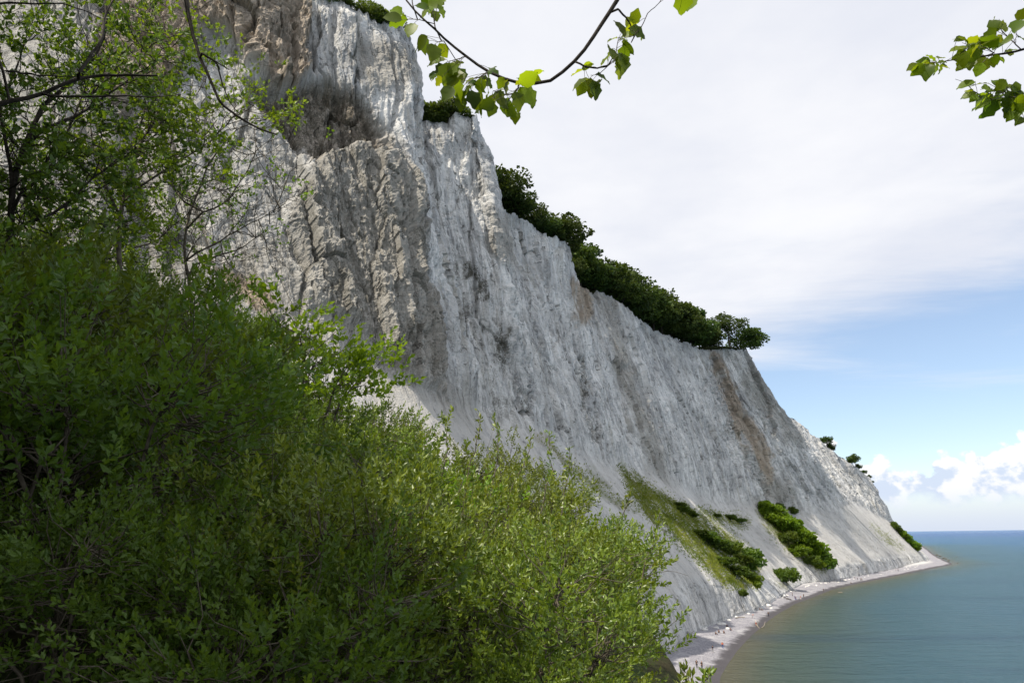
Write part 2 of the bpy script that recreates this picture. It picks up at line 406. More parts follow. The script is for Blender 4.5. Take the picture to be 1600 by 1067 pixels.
# ------------------------------------------------------------------ the chalk cliff
# Each fall line: rim, upper face, middle face, foot of the face, lip of the undercut, beach.
# rim = (px, py, distance); face points are bearings met with the vertical plane of the fall line;
# the beach end is a bearing met at z = 2, or ('w', x, y) on the ground plan where it is hidden.
COLS = [
    ((-700, -150, 165), (-690, -60), (-640, 200), (-560, 480), 0.80, ('w', -140, 120)),
    ((-420, -140, 117), (-410, 10), (-370, 320), (-300, 580), 0.80, ('w', -92, 80)),
    ((60, -120, 118), (62, 40), (85, 330), (130, 560), 0.80, ('w', -52, 84)),
    ((148, -105, 121), (152, 60), (180, 340), (240, 570), 0.80, ('w', -38, 86)),
    ((168, -70, 128), (170, 70), (195, 340), (255, 570), 0.80, ('w', -32, 89)),
    ((235, -60, 123), (238, 60), (270, 330), (330, 560), 0.80, ('w', -15, 90)),
    ((380, -70, 122), (388, 70), (425, 320), (480, 560), 0.80, ('w', -5, 95)),
    ((480, -8, 129), (488, 90), (520, 330), (570, 580), 0.80, ('w', 4, 102)),
    ((558, 14, 134), (575, 110), (610, 330), (650, 610), 0.80, ('w', 11, 110)),
    ((640, 56, 142), (650, 150), (672, 330), (695, 630), 0.80, ('w', 17, 122)),
    ((648, 100, 150), (656, 200), (682, 400), (715, 640), 0.80, ('w', 21, 134)),
    ((650, 186, 175), (668, 270), (702, 440), (745, 650), 0.80, ('w', 26, 151)),
    ((736, 182, 177), (750, 290), (778, 460), (812, 655), 0.82, ('w', 31, 168)),
    ((745, 182, 179), (766, 300), (798, 460), (830, 665), 0.82, ('w', 36, 182)),
    ((752, 262, 225), (778, 370), (822, 540), (872, 700), 0.84, (1066, 996)),
    ((782, 323, 236), (800, 400), (850, 560), (905, 715), (1075, 915), (1095, 979)),
    ((884, 384, 272), (890, 445), (912, 570), (952, 725), (1115, 912), (1132, 965)),
    ((891, 408, 280), (898, 470), (925, 590), (968, 730), (1138, 917), (1155, 957)),
    ((903, 448, 318), (916, 505), (955, 610), (1005, 738), (1168, 912), (1188, 947)),
    ((958, 466, 338), (972, 510), (1012, 625), (1058, 762), (1190, 907), (1214, 931)),
    ((1018, 515, 398), (1034, 555), (1074, 655), (1112, 785), (1238, 893), (1254, 911)),
    ((1098, 547, 442), (1118, 590), (1152, 680), (1185, 790), (1290, 887), (1299, 905)),
    ((1112, 546, 446), (1134, 605), (1172, 695), (1215, 800), (1330, 882), (1338, 899)),
    ((1166, 548, 456), (1184, 585), (1238, 668), (1316, 790), (1397, 872), (1405, 886)),
    ((1205, 640, 560), (1228, 680), (1280, 742), (1330, 792), (1408, 871), (1415, 883)),
    ((1243, 657, 640), (1262, 690), (1305, 742), (1345, 792), (1418, 869), (1424, 881)),
    ((1302, 706, 665), (1314, 728), (1342, 765), (1366, 803), (1432, 868), (1437, 878)),
    ((1352, 742, 690), (1362, 760), (1380, 786), (1390, 816), (1446, 868), (1450, 875)),
    ((1374, 782, 760), (1382, 798), (1394, 820), (1404, 838), (1444, 864), (1450, 869.5)),
    ((1340, 770, 950), (1350, 785), (1368, 808), (1385, 826), (1420, 848), (1428, 856)),
]
ZB = 2.0
K = []
for rim, a, b, c, lip, base in COLS:
    T = atD(*rim)
    Bp = np.array([base[1], base[2], ZB]) if base[0] == 'w' else atZ(base[0], base[1], ZB)
    n2 = Bp[:2] - T[:2]; L = np.linalg.norm(n2); n2 /= L
    m2 = np.array([-n2[1], n2[0]])
    def hit(px, py):
        d = ray(px, py); t = (m2 @ (T[:2] - CAM[:2])) / (m2 @ d[:2]); return CAM + d * t
    def clampd(P, lo, hi):
        dd = min(max((P[:2] - T[:2]) @ n2, lo), hi); return dd
    pts = [T]
    prev, pz = 0.0, T[2]
    for q, (px, py) in enumerate((a, b, c)):
        P = hit(px, py)
        dd = min(max((P[:2] - T[:2]) @ n2, prev + 0.6), L * (0.25, 0.5, 0.72)[q])
        zz = min(P[2], pz - 3)
        zz = max(zz, ZB + (60, 30, 14)[q] * 0.6)
        pts.append(np.array([*(T[:2] + n2 * dd), zz])); prev, pz = dd, zz
    if isinstance(lip, tuple):
        P = hit(*lip); dd = min(max((P[:2] - T[:2]) @ n2, prev + 3), L - 1.5); zz = min(max(P[2], ZB + 4), pz - 4)
    else:
        dd, zz = L - 2.5, ZB + (pz - ZB) * 0.14
        dd = max(dd, prev + 2)
    pts.append(np.array([*(T[:2] + n2 * dd), zz])); pts.append(Bp)
    pts.append(np.array([*(Bp[:2] + n2 * 1.5), ZB - 4.0]))
    K.append(pts)
K = np.array(K)                      # ncol x 7 x 3
CLIFF_DEBUG = K

def resample_cols(A, u):
    """monotone-ish cubic across fall lines: linear blended with Catmull-Rom"""
    n = len(A); i = np.clip(np.floor(u).astype(int), 0, n - 2); t = (u - i)
    P0, P1, P2, P3 = A[np.maximum(i - 1, 0)], A[i], A[i + 1], A[np.minimum(i + 2, n - 1)]
    sh = (slice(None),) + (None,) * (A.ndim - 1); t = t[sh]
    lin = P1 * (1 - t) + P2 * t
    cr = 0.5 * (2 * P1 + (P2 - P0) * t + (2 * P0 - 5 * P1 + 4 * P2 - P3) * t ** 2 + (3 * P1 - P0 - 3 * P2 + P3) * t ** 3)
    return lin * 0.6 + cr * 0.4
px0, py0 = project(K[:, 0]); px3, py3 = project(K[:, 3])
w_ = np.hypot(np.diff(px0), np.diff(py0)) + np.hypot(np.diff(px3), np.diff(py3)) + 0.6 * np.linalg.norm(np.diff(K[:, 2], axis=0), axis=1)
w_[:2] *= 0.15; w_[-2:] *= 0.5
NS = 1150
cw = np.concatenate([[0], np.cumsum(w_)]); u = np.interp(np.linspace(0, cw[-1], NS), cw, np.arange(len(K)))
G = resample_cols(K, u)              # NS x 7 x 3
# rows down the profile, rounding the corners a little
segs = [70, 125, 135, 150, 40, 8]
t_all = np.concatenate([np.linspace(k, k + 1, s, endpoint=False) for k, s in enumerate(segs)] + [[6.0]])
NV = len(t_all)
ki = np.minimum(np.floor(t_all).astype(int), 5); kt = (t_all - ki)[None, :, None]
S = G[:, ki] * (1 - kt) + G[:, ki + 1] * kt
ker = np.exp(-np.linspace(-2, 2, 41) ** 2); ker /= ker.sum()
keep = np.ones(NV); keep[:22] = np.linspace(0, 1, 22); r0 = sum(segs[:4]); keep[r0 - 18:r0 + 60] = np.linspace(1, 0.1, 78)[:len(keep[r0 - 18:r0 + 60])]; keep[r0 + 60:] = 0.1
pad = np.concatenate([np.repeat(S[:, :1], 20, 1), S, np.repeat(S[:, -1:], 20, 1)], 1)
sm = sum(ker[j] * pad[:, j:j + NV] for j in range(41))
S = S * (1 - keep[None, :, None]) + sm * keep[None, :, None]
# metric coordinates along the coast and down the face
mid = S[:, NV // 3]
sl = np.concatenate([[0], np.cumsum(np.linalg.norm(np.diff(mid, axis=0), axis=1))])
vl = np.concatenate([np.zeros((NS, 1)), np.cumsum(np.linalg.norm(np.diff(S, axis=1), axis=2), 1)], 1)
SS = np.repeat(sl[:, None], NV, 1)
dS = np.gradient(S, axis=0); dV = np.gradient(S, axis=1)
NN = np.cross(dV, dS); NN /= np.linalg.norm(NN, axis=2)[..., None] + 1e-9
flip = np.sign((NN[..., :2] * (G[:, 5, :2] - G[:, 0, :2])[:, None]).sum(-1)); NN *= np.where(flip == 0, 1, flip)[..., None]
for _ in range(3):                    # soften the displacement directions
    NN[1:-1] = NN[1:-1] * 0.5 + 0.25 * (NN[2:] + NN[:-2])
NN /= np.linalg.norm(NN, axis=2)[..., None] + 1e-9
X, Y, Z = S[..., 0], S[..., 1], S[..., 2]
T_ = np.repeat(t_all[None], NS, 0)
face = sstep(0.0, 0.35, T_) * (1 - sstep(2.65, 3.15, T_))
talus = sstep(2.8, 3.15, T_) * (1 - sstep(3.92, 4.02, T_))
under = sstep(3.95, 4.05, T_)
rimf = 1 - sstep(0.0, 0.5, T_)
wob = fbm(SS * 0.03, vl * 0.02, o=3) * 9
ribs = fbm((SS + wob) * 0.055, vl * 0.010, o=3, ridged=True)
rib2 = fbm((SS + wob * 0.6) * 0.16, vl * 0.03, SS * 0.01, o=4, ridged=True)
gul = 1 - np.abs(vn((SS + wob) * 0.085, vl * 0.012)) * 2
blk = fbm(X * 0.16, Y * 0.16, Z * 0.11, o=5)
fin = fbm(X * 0.55, Y * 0.55, Z * 0.4, o=4)
def slabs(a, b, seed):
    # jointed rock: irregular cells, each a slightly tilted slab
    ai, bi = np.floor(a).astype(np.int64), np.floor(b).astype(np.int64)
    best = np.full(a.shape, 1e9); sec = np.full(a.shape, 1e9); val = np.zeros(a.shape)
    for da in (-1, 0, 1):
        for db in (-1, 0, 1):
            ca, cb = ai + da, bi + db
            hh = _perm[_perm[(ca + seed) & 255] + (cb & 255)]
            ox, oy, v0, tx, ty = (_val[(hh * m_ + 13 * m_) & 255] for m_ in (1, 3, 5, 7, 11))
            ux, uy = a - (ca + 0.5 + 0.42 * ox), b - (cb + 0.5 + 0.42 * oy)
            d = ux * ux + uy * uy
            v = v0 + 0.9 * (tx * ux + ty * uy)
            nw = d < best
            sec = np.where(nw, best, np.minimum(sec, d)); val = np.where(nw, v, val); best = np.where(nw, d, best)
    return val, np.sqrt(sec) - np.sqrt(best)
wa = SS + 3.0 * fbm(X * 0.1, Y * 0.1, Z * 0.1, o=4); wb = vl + 5 * fbm(X * 0.08 + 9, Y * 0.08, Z * 0.08, o=4)
sA, eA = slabs(wa / 8.0, wb / 34.0 + wa / 60, 1); sB, eB = slabs(wa / 2.4, wb / 11.0 + wa / 20, 5); sC, eC = slabs(wa / 0.9, wb / 2.8, 9)
flu = fbm((SS + wob * 0.5) * 0.30, vl * 0.022, o=4, g=0.6, ridged=True)
grit = fbm(X * 0.9, Y * 0.9, Z * 0.7, o=4, g=0.6, ridged=True)
disp = face * (1.15 * sA + 0.24 * sB + 0.07 * sC - 0.5 * (1 - sstep(0.0, 0.10, eA)) - 0.16 * (1 - sstep(0, 0.12, eB)) + 0.26 * grit + 0.65 * flu)
disp += face * (1.9 * ribs + 1.0 * rib2 - 1.3 * sstep(0.7, 1.0, gul) + 0.8 * blk + 0.35 * fin)
flut = fbm(SS * 0.5, vl * 0.02, o=3, ridged=True)
disp += rimf * (0.2 * flut + 0.8 * rib2 + 0.5 * fin + 0.5 * sB)
disp += talus * (0.5 * ribs + 0.55 * fbm((SS + wob * .4) * 0.12, vl * 0.012, o=3) + 0.10 * fin + 0.16 * blk)
disp += under * (0.75 * flut + 0.45 * fin + 0.3 * blk)
# features surveyed on the face (bearings of their outlines)
PX, PY = project(S.reshape(-1, 3)); PX = PX.reshape(NS, NV); PY = PY.reshape(NS, NV)
onface = (T_ < 5).astype(float)
wx = PX + 5 * fbm(X * 0.8, Y * 0.8, Z * 0.8, o=3) + 14 * fbm(X * 0.12, Y * 0.12, Z * 0.12, o=4); wy = PY + 14 * fbm(X * 0.12 + 40, Y * 0.12, Z * 0.12, o=4)
def reg(poly, fe=10): return sstep(-fe, fe, poly_sd(wx, wy, poly))
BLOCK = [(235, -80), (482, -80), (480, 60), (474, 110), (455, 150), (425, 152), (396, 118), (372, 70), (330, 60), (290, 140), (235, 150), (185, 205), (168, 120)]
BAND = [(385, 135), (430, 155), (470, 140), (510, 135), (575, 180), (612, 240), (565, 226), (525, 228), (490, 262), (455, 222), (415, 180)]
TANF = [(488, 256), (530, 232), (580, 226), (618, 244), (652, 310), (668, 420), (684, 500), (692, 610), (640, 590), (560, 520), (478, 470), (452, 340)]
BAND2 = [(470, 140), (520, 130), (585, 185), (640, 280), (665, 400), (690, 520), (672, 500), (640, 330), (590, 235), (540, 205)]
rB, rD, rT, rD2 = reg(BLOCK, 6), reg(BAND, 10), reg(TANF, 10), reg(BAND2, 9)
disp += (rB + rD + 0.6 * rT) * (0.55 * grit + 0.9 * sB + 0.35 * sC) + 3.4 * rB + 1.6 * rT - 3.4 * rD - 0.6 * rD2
for cr, wd, dp in [([(403, 0), (398, 40), (390, 98)], 3, 1.5), ([(690, 480), (690, 590), (702, 660)], 5, 1.6), ([(822, 600), (828, 668), (850, 705)], 5, 1.8),
                   ([(906, 560), (912, 640), (925, 690)], 5, 1.6), ([(1112, 555), (1134, 625), (1150, 690), (1196, 770)], 7, 3.0),
                   ([(640, 160), (655, 300), (690, 470)], 8, 1.6), ([(478, 0), (476, 90)], 5, 1.6), ([(745, 300), (800, 480), (822, 610)], 6, 1.2), ([(163, 60), (160, 200)], 10, 3)]:
    disp -= dp * np.exp(-(line_d(wx, wy, cr) / wd) ** 2) * face
disp -= 2.2 * np.exp(-(((PX - 433) / 14) ** 2 + ((PY - 80) / 7) ** 2))          # hollow in the brown block
P = S + NN * (disp * onface)[..., None]
# ragged rim
P[..., 2] += (rimf ** 3) * (0.25 * flut + 0.9 * fin + 0.6 * sB)
# colours of the ground itself, and shade painted under the overhang
BROWN = [[(893, 440), (925, 440), (915, 500), (900, 515)], [(1108, 545), (1130, 562), (1152, 630), (1202, 705), (1205, 760), (1180, 720), (1140, 660), (1128, 605)],
         [(340, 425), (400, 440), (432, 470), (420, 490), (360, 460)], [(835, 675), (852, 680), (905, 735), (890, 738)], [(686, 600), (694, 595), (702, 650), (692, 655)]]
TANS = [[(340, 420), (480, 330), (690, 500), (700, 650), (560, 600), (380, 520)], [(300, 150), (400, 160), (480, 260), (470, 480), (340, 520), (300, 300)], [(540, 520), (700, 560), (770, 700), (600, 700)], [(-500, -300), (170, -300), (200, 100), (330, 300), (330, 640), (-500, 640)], [(928, 455), (955, 468), (988, 580), (1042, 720), (1052, 762), (1022, 748), (965, 600)], [(600, 560), (690, 580), (690, 660), (640, 640)],
        [(1180, 560), (1205, 610), (1260, 700), (1220, 690), (1160, 600)], [(150, 60), (170, 60), (175, 200), (130, 210)], [(760, 330), (795, 345), (800, 420), (770, 400)],
        [(1180, 700), (1230, 760), (1240, 790), (1190, 790)], [(560, 70), (640, 64), (648, 130), (560, 160)]]
LICH_SHADE = [[(722, 400), (765, 425), (802, 465), (802, 605), (770, 585), (722, 520), (690, 420)], [(480, 130), (590, 190), (600, 225), (540, 215), (470, 175)], [(360, 425), (430, 465), (420, 490), (350, 450)],  # lichen streaks; the second outline is shade under the overhang, painted in
        [(520, 430), (650, 500), (700, 640), (650, 630), (560, 540), (480, 470)], [(620, 320), (668, 400), (660, 420), (580, 330)], [(1180, 765), (1290, 800), (1260, 815), (1180, 790)], [(690, 600), (810, 620), (820, 700), (700, 660)]]
tan_ = np.maximum(0.85 * rT, 0.5 * rD2)
brn = np.maximum.reduce([rB * 0.9, rD * 0.75])
for q in BROWN: brn = np.maximum(brn, reg(q, 6) * 0.9)
for q in TANS: tan_ = np.maximum(tan_, reg(q, 14) * (0.45 if q[0] == (300, 150) else 0.7))
dark = np.maximum(rD * 0.8, 0.75 * (1 - sstep(0.0, 0.045, eA)) * face * sstep(-0.1, 0.25, fbm(X * 0.07, Y * 0.07, Z * 0.05, o=3)))  # overhang's shadow band put into the colour, along with dark joints
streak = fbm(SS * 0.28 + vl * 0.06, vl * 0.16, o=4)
for k, q in enumerate(LICH_SHADE): dark = np.maximum(dark, reg(q, 8) * sstep(-0.08, 0.2, streak) * (1.0 if k == 0 else 0.75))
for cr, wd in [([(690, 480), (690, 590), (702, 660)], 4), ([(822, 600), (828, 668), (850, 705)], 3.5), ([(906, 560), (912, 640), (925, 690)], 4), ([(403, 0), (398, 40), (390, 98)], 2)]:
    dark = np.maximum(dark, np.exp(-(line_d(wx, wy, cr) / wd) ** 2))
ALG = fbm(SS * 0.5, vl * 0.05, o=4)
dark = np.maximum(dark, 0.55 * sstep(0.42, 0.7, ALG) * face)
GRASSP = [[(966, 727), (1012, 757), (1080, 797), (1150, 840), (1188, 880), (1183, 912), (1150, 923), (1100, 888), (1045, 832), (1008, 802), (986, 772)],
          [(1090, 792), (1130, 803), (1172, 812), (1160, 826), (1110, 812)], [(1185, 792), (1215, 802), (1262, 842), (1294, 880), (1284, 893), (1250, 870), (1210, 840)],
          [(1362, 820), (1398, 846), (1410, 858), (1388, 848)], [(838, 680), (855, 690), (960, 768), (1000, 800), (985, 800), (900, 745)], [(1212, 898), (1240, 905), (1236, 920), (1215, 915)]]
grass = np.zeros_like(PX)
for k, q in enumerate(GRASSP): grass = np.maximum(grass, reg(q, 7) * (0.95, 0.8, 0.95, 0.8, 0.6, 0.8)[k] * sstep(-0.38, 0.0, fbm(X * 0.25, Y * 0.25, Z * 0.25, o=4)))
hidden = 1 - sstep(17, 19, u)                      # turf creeps over the near scree behind the thicket
near = sstep(3.35, 3.6, T_) * (1 - sstep(10.5, 12.5, u))[:, None]
scree = talus
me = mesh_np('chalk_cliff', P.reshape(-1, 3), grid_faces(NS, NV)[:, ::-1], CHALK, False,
             {'stain_shade': np.stack([tan_.ravel(), brn.ravel(), np.clip(dark, 0, 1).ravel()], 1),
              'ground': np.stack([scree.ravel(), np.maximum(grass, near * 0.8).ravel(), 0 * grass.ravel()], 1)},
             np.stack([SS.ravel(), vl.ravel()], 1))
cliff = tag(link('chalk_cliff', me), kind='structure')
# plateau behind the rim
RIM = P[:, 0].copy()
n_in = G[:, 0, :2] - G[:, 5, :2]; n_in /= np.linalg.norm(n_in, axis=1)[:, None]
NB = 14
offs = np.array([0, 0.5, 1.5, 3, 6, 12, 22, 40, 60, 85, 115, 150, 190, 240.0])
PL = np.zeros((NS, NB, 3))
ns = n_in.copy()
for _ in range(60): ns[1:-1] = ns[1:-1] * .5 + .25 * (ns[2:] + ns[:-2])
wav = sstep(0, 60, offs)
for j, o_ in enumerate(offs):
    dirn_ = n_in * (1 - wav[j]) + np.array([-0.84, 0.54]) * wav[j]
    PL[:, j, :2] = RIM[:, :2] + dirn_ * o_
    PL[:, j, 2] = RIM[:, 2] + 0.25 * (o_ > 0) - 0.03 * o_
sub = np.arange(0, NS, 3)
me = mesh_np('clifftop_ground', PL[sub].reshape(-1, 3), grid_faces(len(sub), NB), TURF, True)
tag(link('clifftop_ground', me), kind='structure')

# ------------------------------------------------------------------ shore, beach, sea
SHP = [(1118, 1066), (1133, 1040), (1150, 1018), (1168, 999), (1190, 978), (1212, 961), (1240, 944), (1270, 932), (1300, 921), (1340, 911.5), (1380, 903.5), (1420, 895.5), (1455, 888), (1480, 883.5), (1489, 881)]
shore = [(20, -160), (22, -60), (24, 0), (27, 50), (34, 110)] + [tuple(atZ(a, b, 0)[:2]) for a, b in SHP]
shore += [tuple(atZ(a, b, 0)[:2]) for a, b in [(1478, 876), (1462, 868), (1452, 860), (1440, 852)]]
e = np.array(shore[-1]); shore += [(e[0] - 10, e[1] + 250), (e[0] - 200, e[1] + 900)]
shore = np.array(shore)
def resample(pl, n):
    d = np.concatenate([[0], np.cumsum(np.linalg.norm(np.diff(pl, axis=0), axis=1))])
    t = np.linspace(0, d[-1], n); return np.stack([np.interp(t, d, pl[:, k]) for k in range(pl.shape[1])], 1)
shp = resample(shore, 900)
for _ in range(6): shp[1:-1] = shp[1:-1] * .5 + .25 * (shp[2:] + shp[:-2])
def dist_to(poly, XY):
    d = np.full(len(XY), 1e9)
    A, B = poly[:-1], poly[1:]
    for a, b in zip(A, B):
        ex = b - a; t = np.clip(((XY - a) @ ex) / (ex @ ex + 1e-9), 0, 1)
        d = np.minimum(d, np.hypot(*(XY - a - t[:, None] * ex).T))
    return d
tg = np.gradient(shp, axis=0); tg /= np.linalg.norm(tg, axis=1)[:, None]
inl = np.stack([-tg[:, 1], tg[:, 0]], 1)                 # inland is on the left going away
bo = np.array([-9, -5, -2.5, -1, 0, 0.7, 1.5, 3, 4.5, 6, 8, 10, 13, 16, 20, 25, 31, 38, 46, 55.0])
wob2 = fbm(np.arange(900) * 0.09, np.zeros(900), o=3) * 1.0
BV = np.zeros((900, len(bo), 3))
inls = inl.copy()
for _ in range(200): inls[1:-1] = inls[1:-1] * .5 + .25 * (inls[2:] + inls[:-2])
inls /= np.linalg.norm(inls, axis=1)[:, None]
for j, o_ in enumerate(bo):
    BV[:, j, :2] = shp + inls * (o_ + wob2 * (0.7 if o_ < 6 else 0))[:, None]
    h = 0.16 * o_ if o_ < 4 else 0.64 + 0.075 * (o_ - 4)
    BV[:, j, 2] = h + 0.10 * fbm(BV[:, j, 0] * .06, BV[:, j, 1] * .06, o=2) * (o_ > 0)
me = mesh_np('beach', BV.reshape(-1, 3), grid_faces(900, len(bo))[:, ::-1], BEACH, True, {'shore': np.repeat(bo[None], 900, 0).ravel()})
beach = tag(link('beach', me), kind='structure')
azs = np.radians(np.concatenate([np.linspace(-180, -5, 36, endpoint=False), np.linspace(-5, 50, 200, endpoint=False), np.linspace(50, 180, 30)]))
rad = np.concatenate([[0], np.geomspace(20, 900, 170), np.geomspace(1000, 60000, 40)])
SX = np.sin(azs)[:, None] * rad[None]; SY = np.cos(azs)[:, None] * rad[None]
XY = np.stack([SX.ravel(), SY.ravel()], 1)
sd = dist_to(shp[::9], XY)
me = mesh_np('sea', np.concatenate([XY, np.zeros((len(XY), 1))], 1), grid_faces(len(azs), len(rad))[:, ::-1], SEA, True, {'shore': sd})
tag(link('sea', me), kind='structure')

# ------------------------------------------------------------------ the slope the photographer stands on
def ground_z(x, y):
    d = 25 + 0.1 * y - x
    z = np.where(d < 23.5, np.maximum(4 * np.clip(d, -4, 23.5) / 11, 27.68 - 3.0 * (23.5 - d)), 27.68 + 0.45 * (d - 23.5))
    cap = 46 + 3 * vn(np.asarray(x) * .02, np.asarray(y) * .02)
    z = np.minimum(z, cap)
    return z + 0.22 * vn(np.asarray(x) * .35, np.asarray(y) * .35) * (np.hypot(x, y) > 2)
gx = np.concatenate([np.linspace(-150, -16, 60, endpoint=False), np.linspace(-16, 10, 105, endpoint=False), np.linspace(10, 44, 30)])
gy = np.concatenate([np.linspace(-120, -12, 40, endpoint=False), np.linspace(-12, 26, 130, endpoint=False), np.linspace(26, 88, 40)])
GX, GY = np.meshgrid(gx, gy, indexing='ij')
me = mesh_np('wooded_slope', np.stack([GX, GY, ground_z(GX, GY)], -1).reshape(-1, 3), grid_faces(len(gx), len(gy))[:, ::-1], TURF, True)
tag(link('wooded_slope', me), kind='structure')
#PART2
# ------------------------------------------------------------------ foliage builders
RS = np.random.RandomState(11)
def rot_from(zdir, roll):
    """N frames with local Y along zdir"""
    y = zdir / (np.linalg.norm(zdir, axis=1)[:, None] + 1e-9)
    r = np.where(np.abs(y[:, 2:3]) < 0.95, np.array([[0, 0, 1.0]]), np.array([[1.0, 0, 0]]))
    x = np.cross(y, r); x /= np.linalg.norm(x, axis=1)[:, None] + 1e-9
    z = np.cross(x, y)
    c, s = np.cos(roll)[:, None], np.sin(roll)[:, None]
    return c * x + s * z, y, c * z - s * x
# leaf outlines in the XY plane, tip along +Y, folded along the midrib
LEAF_SMALL = (np.array([[0, 0, 0], [0.36, 0.52, 0.10], [0, 0.55, 0], [-0.36, 0.52, 0.10], [0, 1.0, -0.10]], float), np.array([[0, 1, 2], [0, 2, 3], [1, 4, 2], [2, 4, 3]]))
LEAF_CARD = (np.array([[0, 0, 0], [0.5, 0.5, 0.12], [0, 1.0, -0.1], [-0.5, 0.5, 0.12]], float), np.array([[0, 1, 2], [0, 2, 3]]))
def leaves(pos, dirs, size, width, shape=LEAF_SMALL, rs=RS, lv=None, rollspread=math.pi):
    V0, F0 = shape; n = len(pos)
    x, y, z = rot_from(dirs, (rs.rand(n) - 0.5) * 2 * rollspread)
    L = size[:, None, None]; Wd = (size * width)[:, None, None]
    V = pos[:, None] + L * V0[None, :, 1:2] * y[:, None] + Wd * V0[None, :, 0:1] * x[:, None] + L * V0[None, :, 2:3] * z[:, None]
    Fc = (F0[None] + (np.arange(n) * len(V0))[:, None, None]).reshape(-1, 3)
    lv = rs.rand(n) if lv is None else lv
    return V.reshape(-1, 3), Fc, np.repeat(lv, len(V0))
def bez(a, b, sag, n=6, rs=RS, jit=0.03):
    t = np.linspace(0, 1, n)[:, None]; a = np.asarray(a, float); b = np.asarray(b, float)
    L = np.linalg.norm(b - a)
    p = a * (1 - t) + b * t + np.asarray(sag) * (4 * t * (1 - t))
    j = rs.randn(n, 3) * jit * L; j[0] = j[-1] = 0
    return p + j

def make_shrub(name, seed, H=2.6, R=1.15, nshoot=800, leaf=0.062, width=0.62, per=12, mat=L_BUSH, shell=0.55, bare=10, flat=1.0):
    """crown of upright leafy shoots on fanning stems; base at the origin"""
    rs = np.random.RandomState(seed)
    root = empty(name)
    lobes = []
    for k in range(9):
        a = k * 2.399 + rs.rand(); rr = R * (0.15 + 0.55 * math.sqrt(rs.rand()))
        lobes.append((np.array([rr * math.cos(a), rr * math.sin(a), H * (0.50 + 0.28 * rs.rand() * flat)]), R * (0.38 + 0.22 * rs.rand()), H * (0.18 + 0.10 * rs.rand())))
    tips, dirs = [], []
    while len(tips) < nshoot:
        c, r, h = lobes[rs.randint(len(lobes))]
        d = rs.randn(3); d[2] = abs(d[2]) * 0.9 - 0.35; d /= np.linalg.norm(d)
        q = c + d * np.array([r, r, h]) * (shell + (1.12 - shell) * rs.rand() ** 0.6)
        if q[2] < 0.12 * H: continue
        for _ in range(8):
            qq = q + rs.randn(3) * np.array([0.10, 0.10, 0.07]) * H / 2.6 * 1.2
            tips.append(qq); dirs.append(d * np.array([0.9, 0.9, 0.6]) + np.array([0, 0, 0.75]) + rs.randn(3) * 0.3)
        continue
        tips.append(q); dirs.append(d * np.array([0.9, 0.9, 0.6]) + np.array([0, 0, 0.75]) + rs.randn(3) * 0.25)
    tips, dirs = np.array(tips), np.array(dirs)
    # low skirt so the shrub meets the ground
    m = int(nshoot * 0.55)
    a = rs.rand(m) * 6.283; rr = R * (0.6 + 0.45 * rs.rand(m))
    sk = np.stack([rr * np.cos(a), rr * np.sin(a), H * (0.04 + 0.62 * rs.rand(m))], 1)
    tips = np.concatenate([tips, sk]); dirs = np.concatenate([dirs, np.stack([np.cos(a), np.sin(a), 0.8 + 0 * a], 1)])
    dirs /= np.linalg.norm(dirs, axis=1)[:, None]
    n = len(tips); sl = 0.10 + 0.12 * rs.rand(n)
    pos, dd, sz, lv = [], [], [], []
    clump = rs.rand(n)
    for k in range(per):
        f = (k + 0.5) / per
        p = tips + dirs * (sl * (f - 0.5) * 1.3)[:, None]
        an = k * 2.4 + rs.rand(n) * 0.8
        x, y, z = rot_from(dirs, an)
        sp = 1.15 - 0.75 * f
        pos.append(p); dd.append(y * (0.55 + 0.5 * f) + x * sp + rs.randn(n, 3) * 0.15)
        sz.append(leaf * (0.75 + 0.5 * rs.rand(n)) * (1 - 0.25 * f)); lv.append(np.clip(0.55 * clump + 0.25 * f + 0.3 * rs.rand(n) - 0.05, 0, 1))
    V, Fc, lvv = leaves(np.concatenate(pos), np.concatenate(dd), np.concatenate(sz), width, rs=rs, lv=np.concatenate(lv))
    kid(root, link('foliage', mesh_np('foliage', V, Fc, mat, False, {'lv': lvv})))
    paths = []
    mains = []
    for c, r, h in lobes:
        b0 = np.array([rs.randn() * 0.10, rs.randn() * 0.10, -0.15])
        p = bez(b0, c, np.array([c[0] * -0.15, c[1] * -0.15, 0.1]), 8, rs, 0.025)
        paths.append((p, np.linspace(0.022, 0.009, 8) * H / 2.6)); mains.append(p)
    allm = np.concatenate([np.stack([np.interp(np.linspace(2, 7, 40), np.arange(8), p[:, k]) for k in range(3)], 1) for p in mains])
    pick = rs.permutation(n)[:n // 3]
    for i in pick:
        k = np.argmin(np.linalg.norm(allm - tips[i] + np.array([0, 0, 0.15]), axis=1) + rs.rand(len(allm)) * 0.35)
        paths.append((bez(allm[k], tips[i], np.array([0, 0, -0.05]), 4, rs, 0.05), np.array([0.006, 0.0045, 0.0035, 0.002])))
    for i in range(bare):                                   # dead bare twigs
        i0 = rs.randint(len(allm)); d = rs.randn(3); d[2] = abs(d[2]) * 0.6; d /= np.linalg.norm(d)
        paths.append((bez(allm[i0], allm[i0] + d * R * (0.6 + 0.6 * rs.rand()), rs.randn(3) * 0.1, 7, rs, 0.03), np.linspace(0.007, 0.0018, 7)))
    V, Fq = tubes(paths, 4)
    kid(root, link('stems', mesh_np('stems', V, Fq, BARK, True)))
    return root

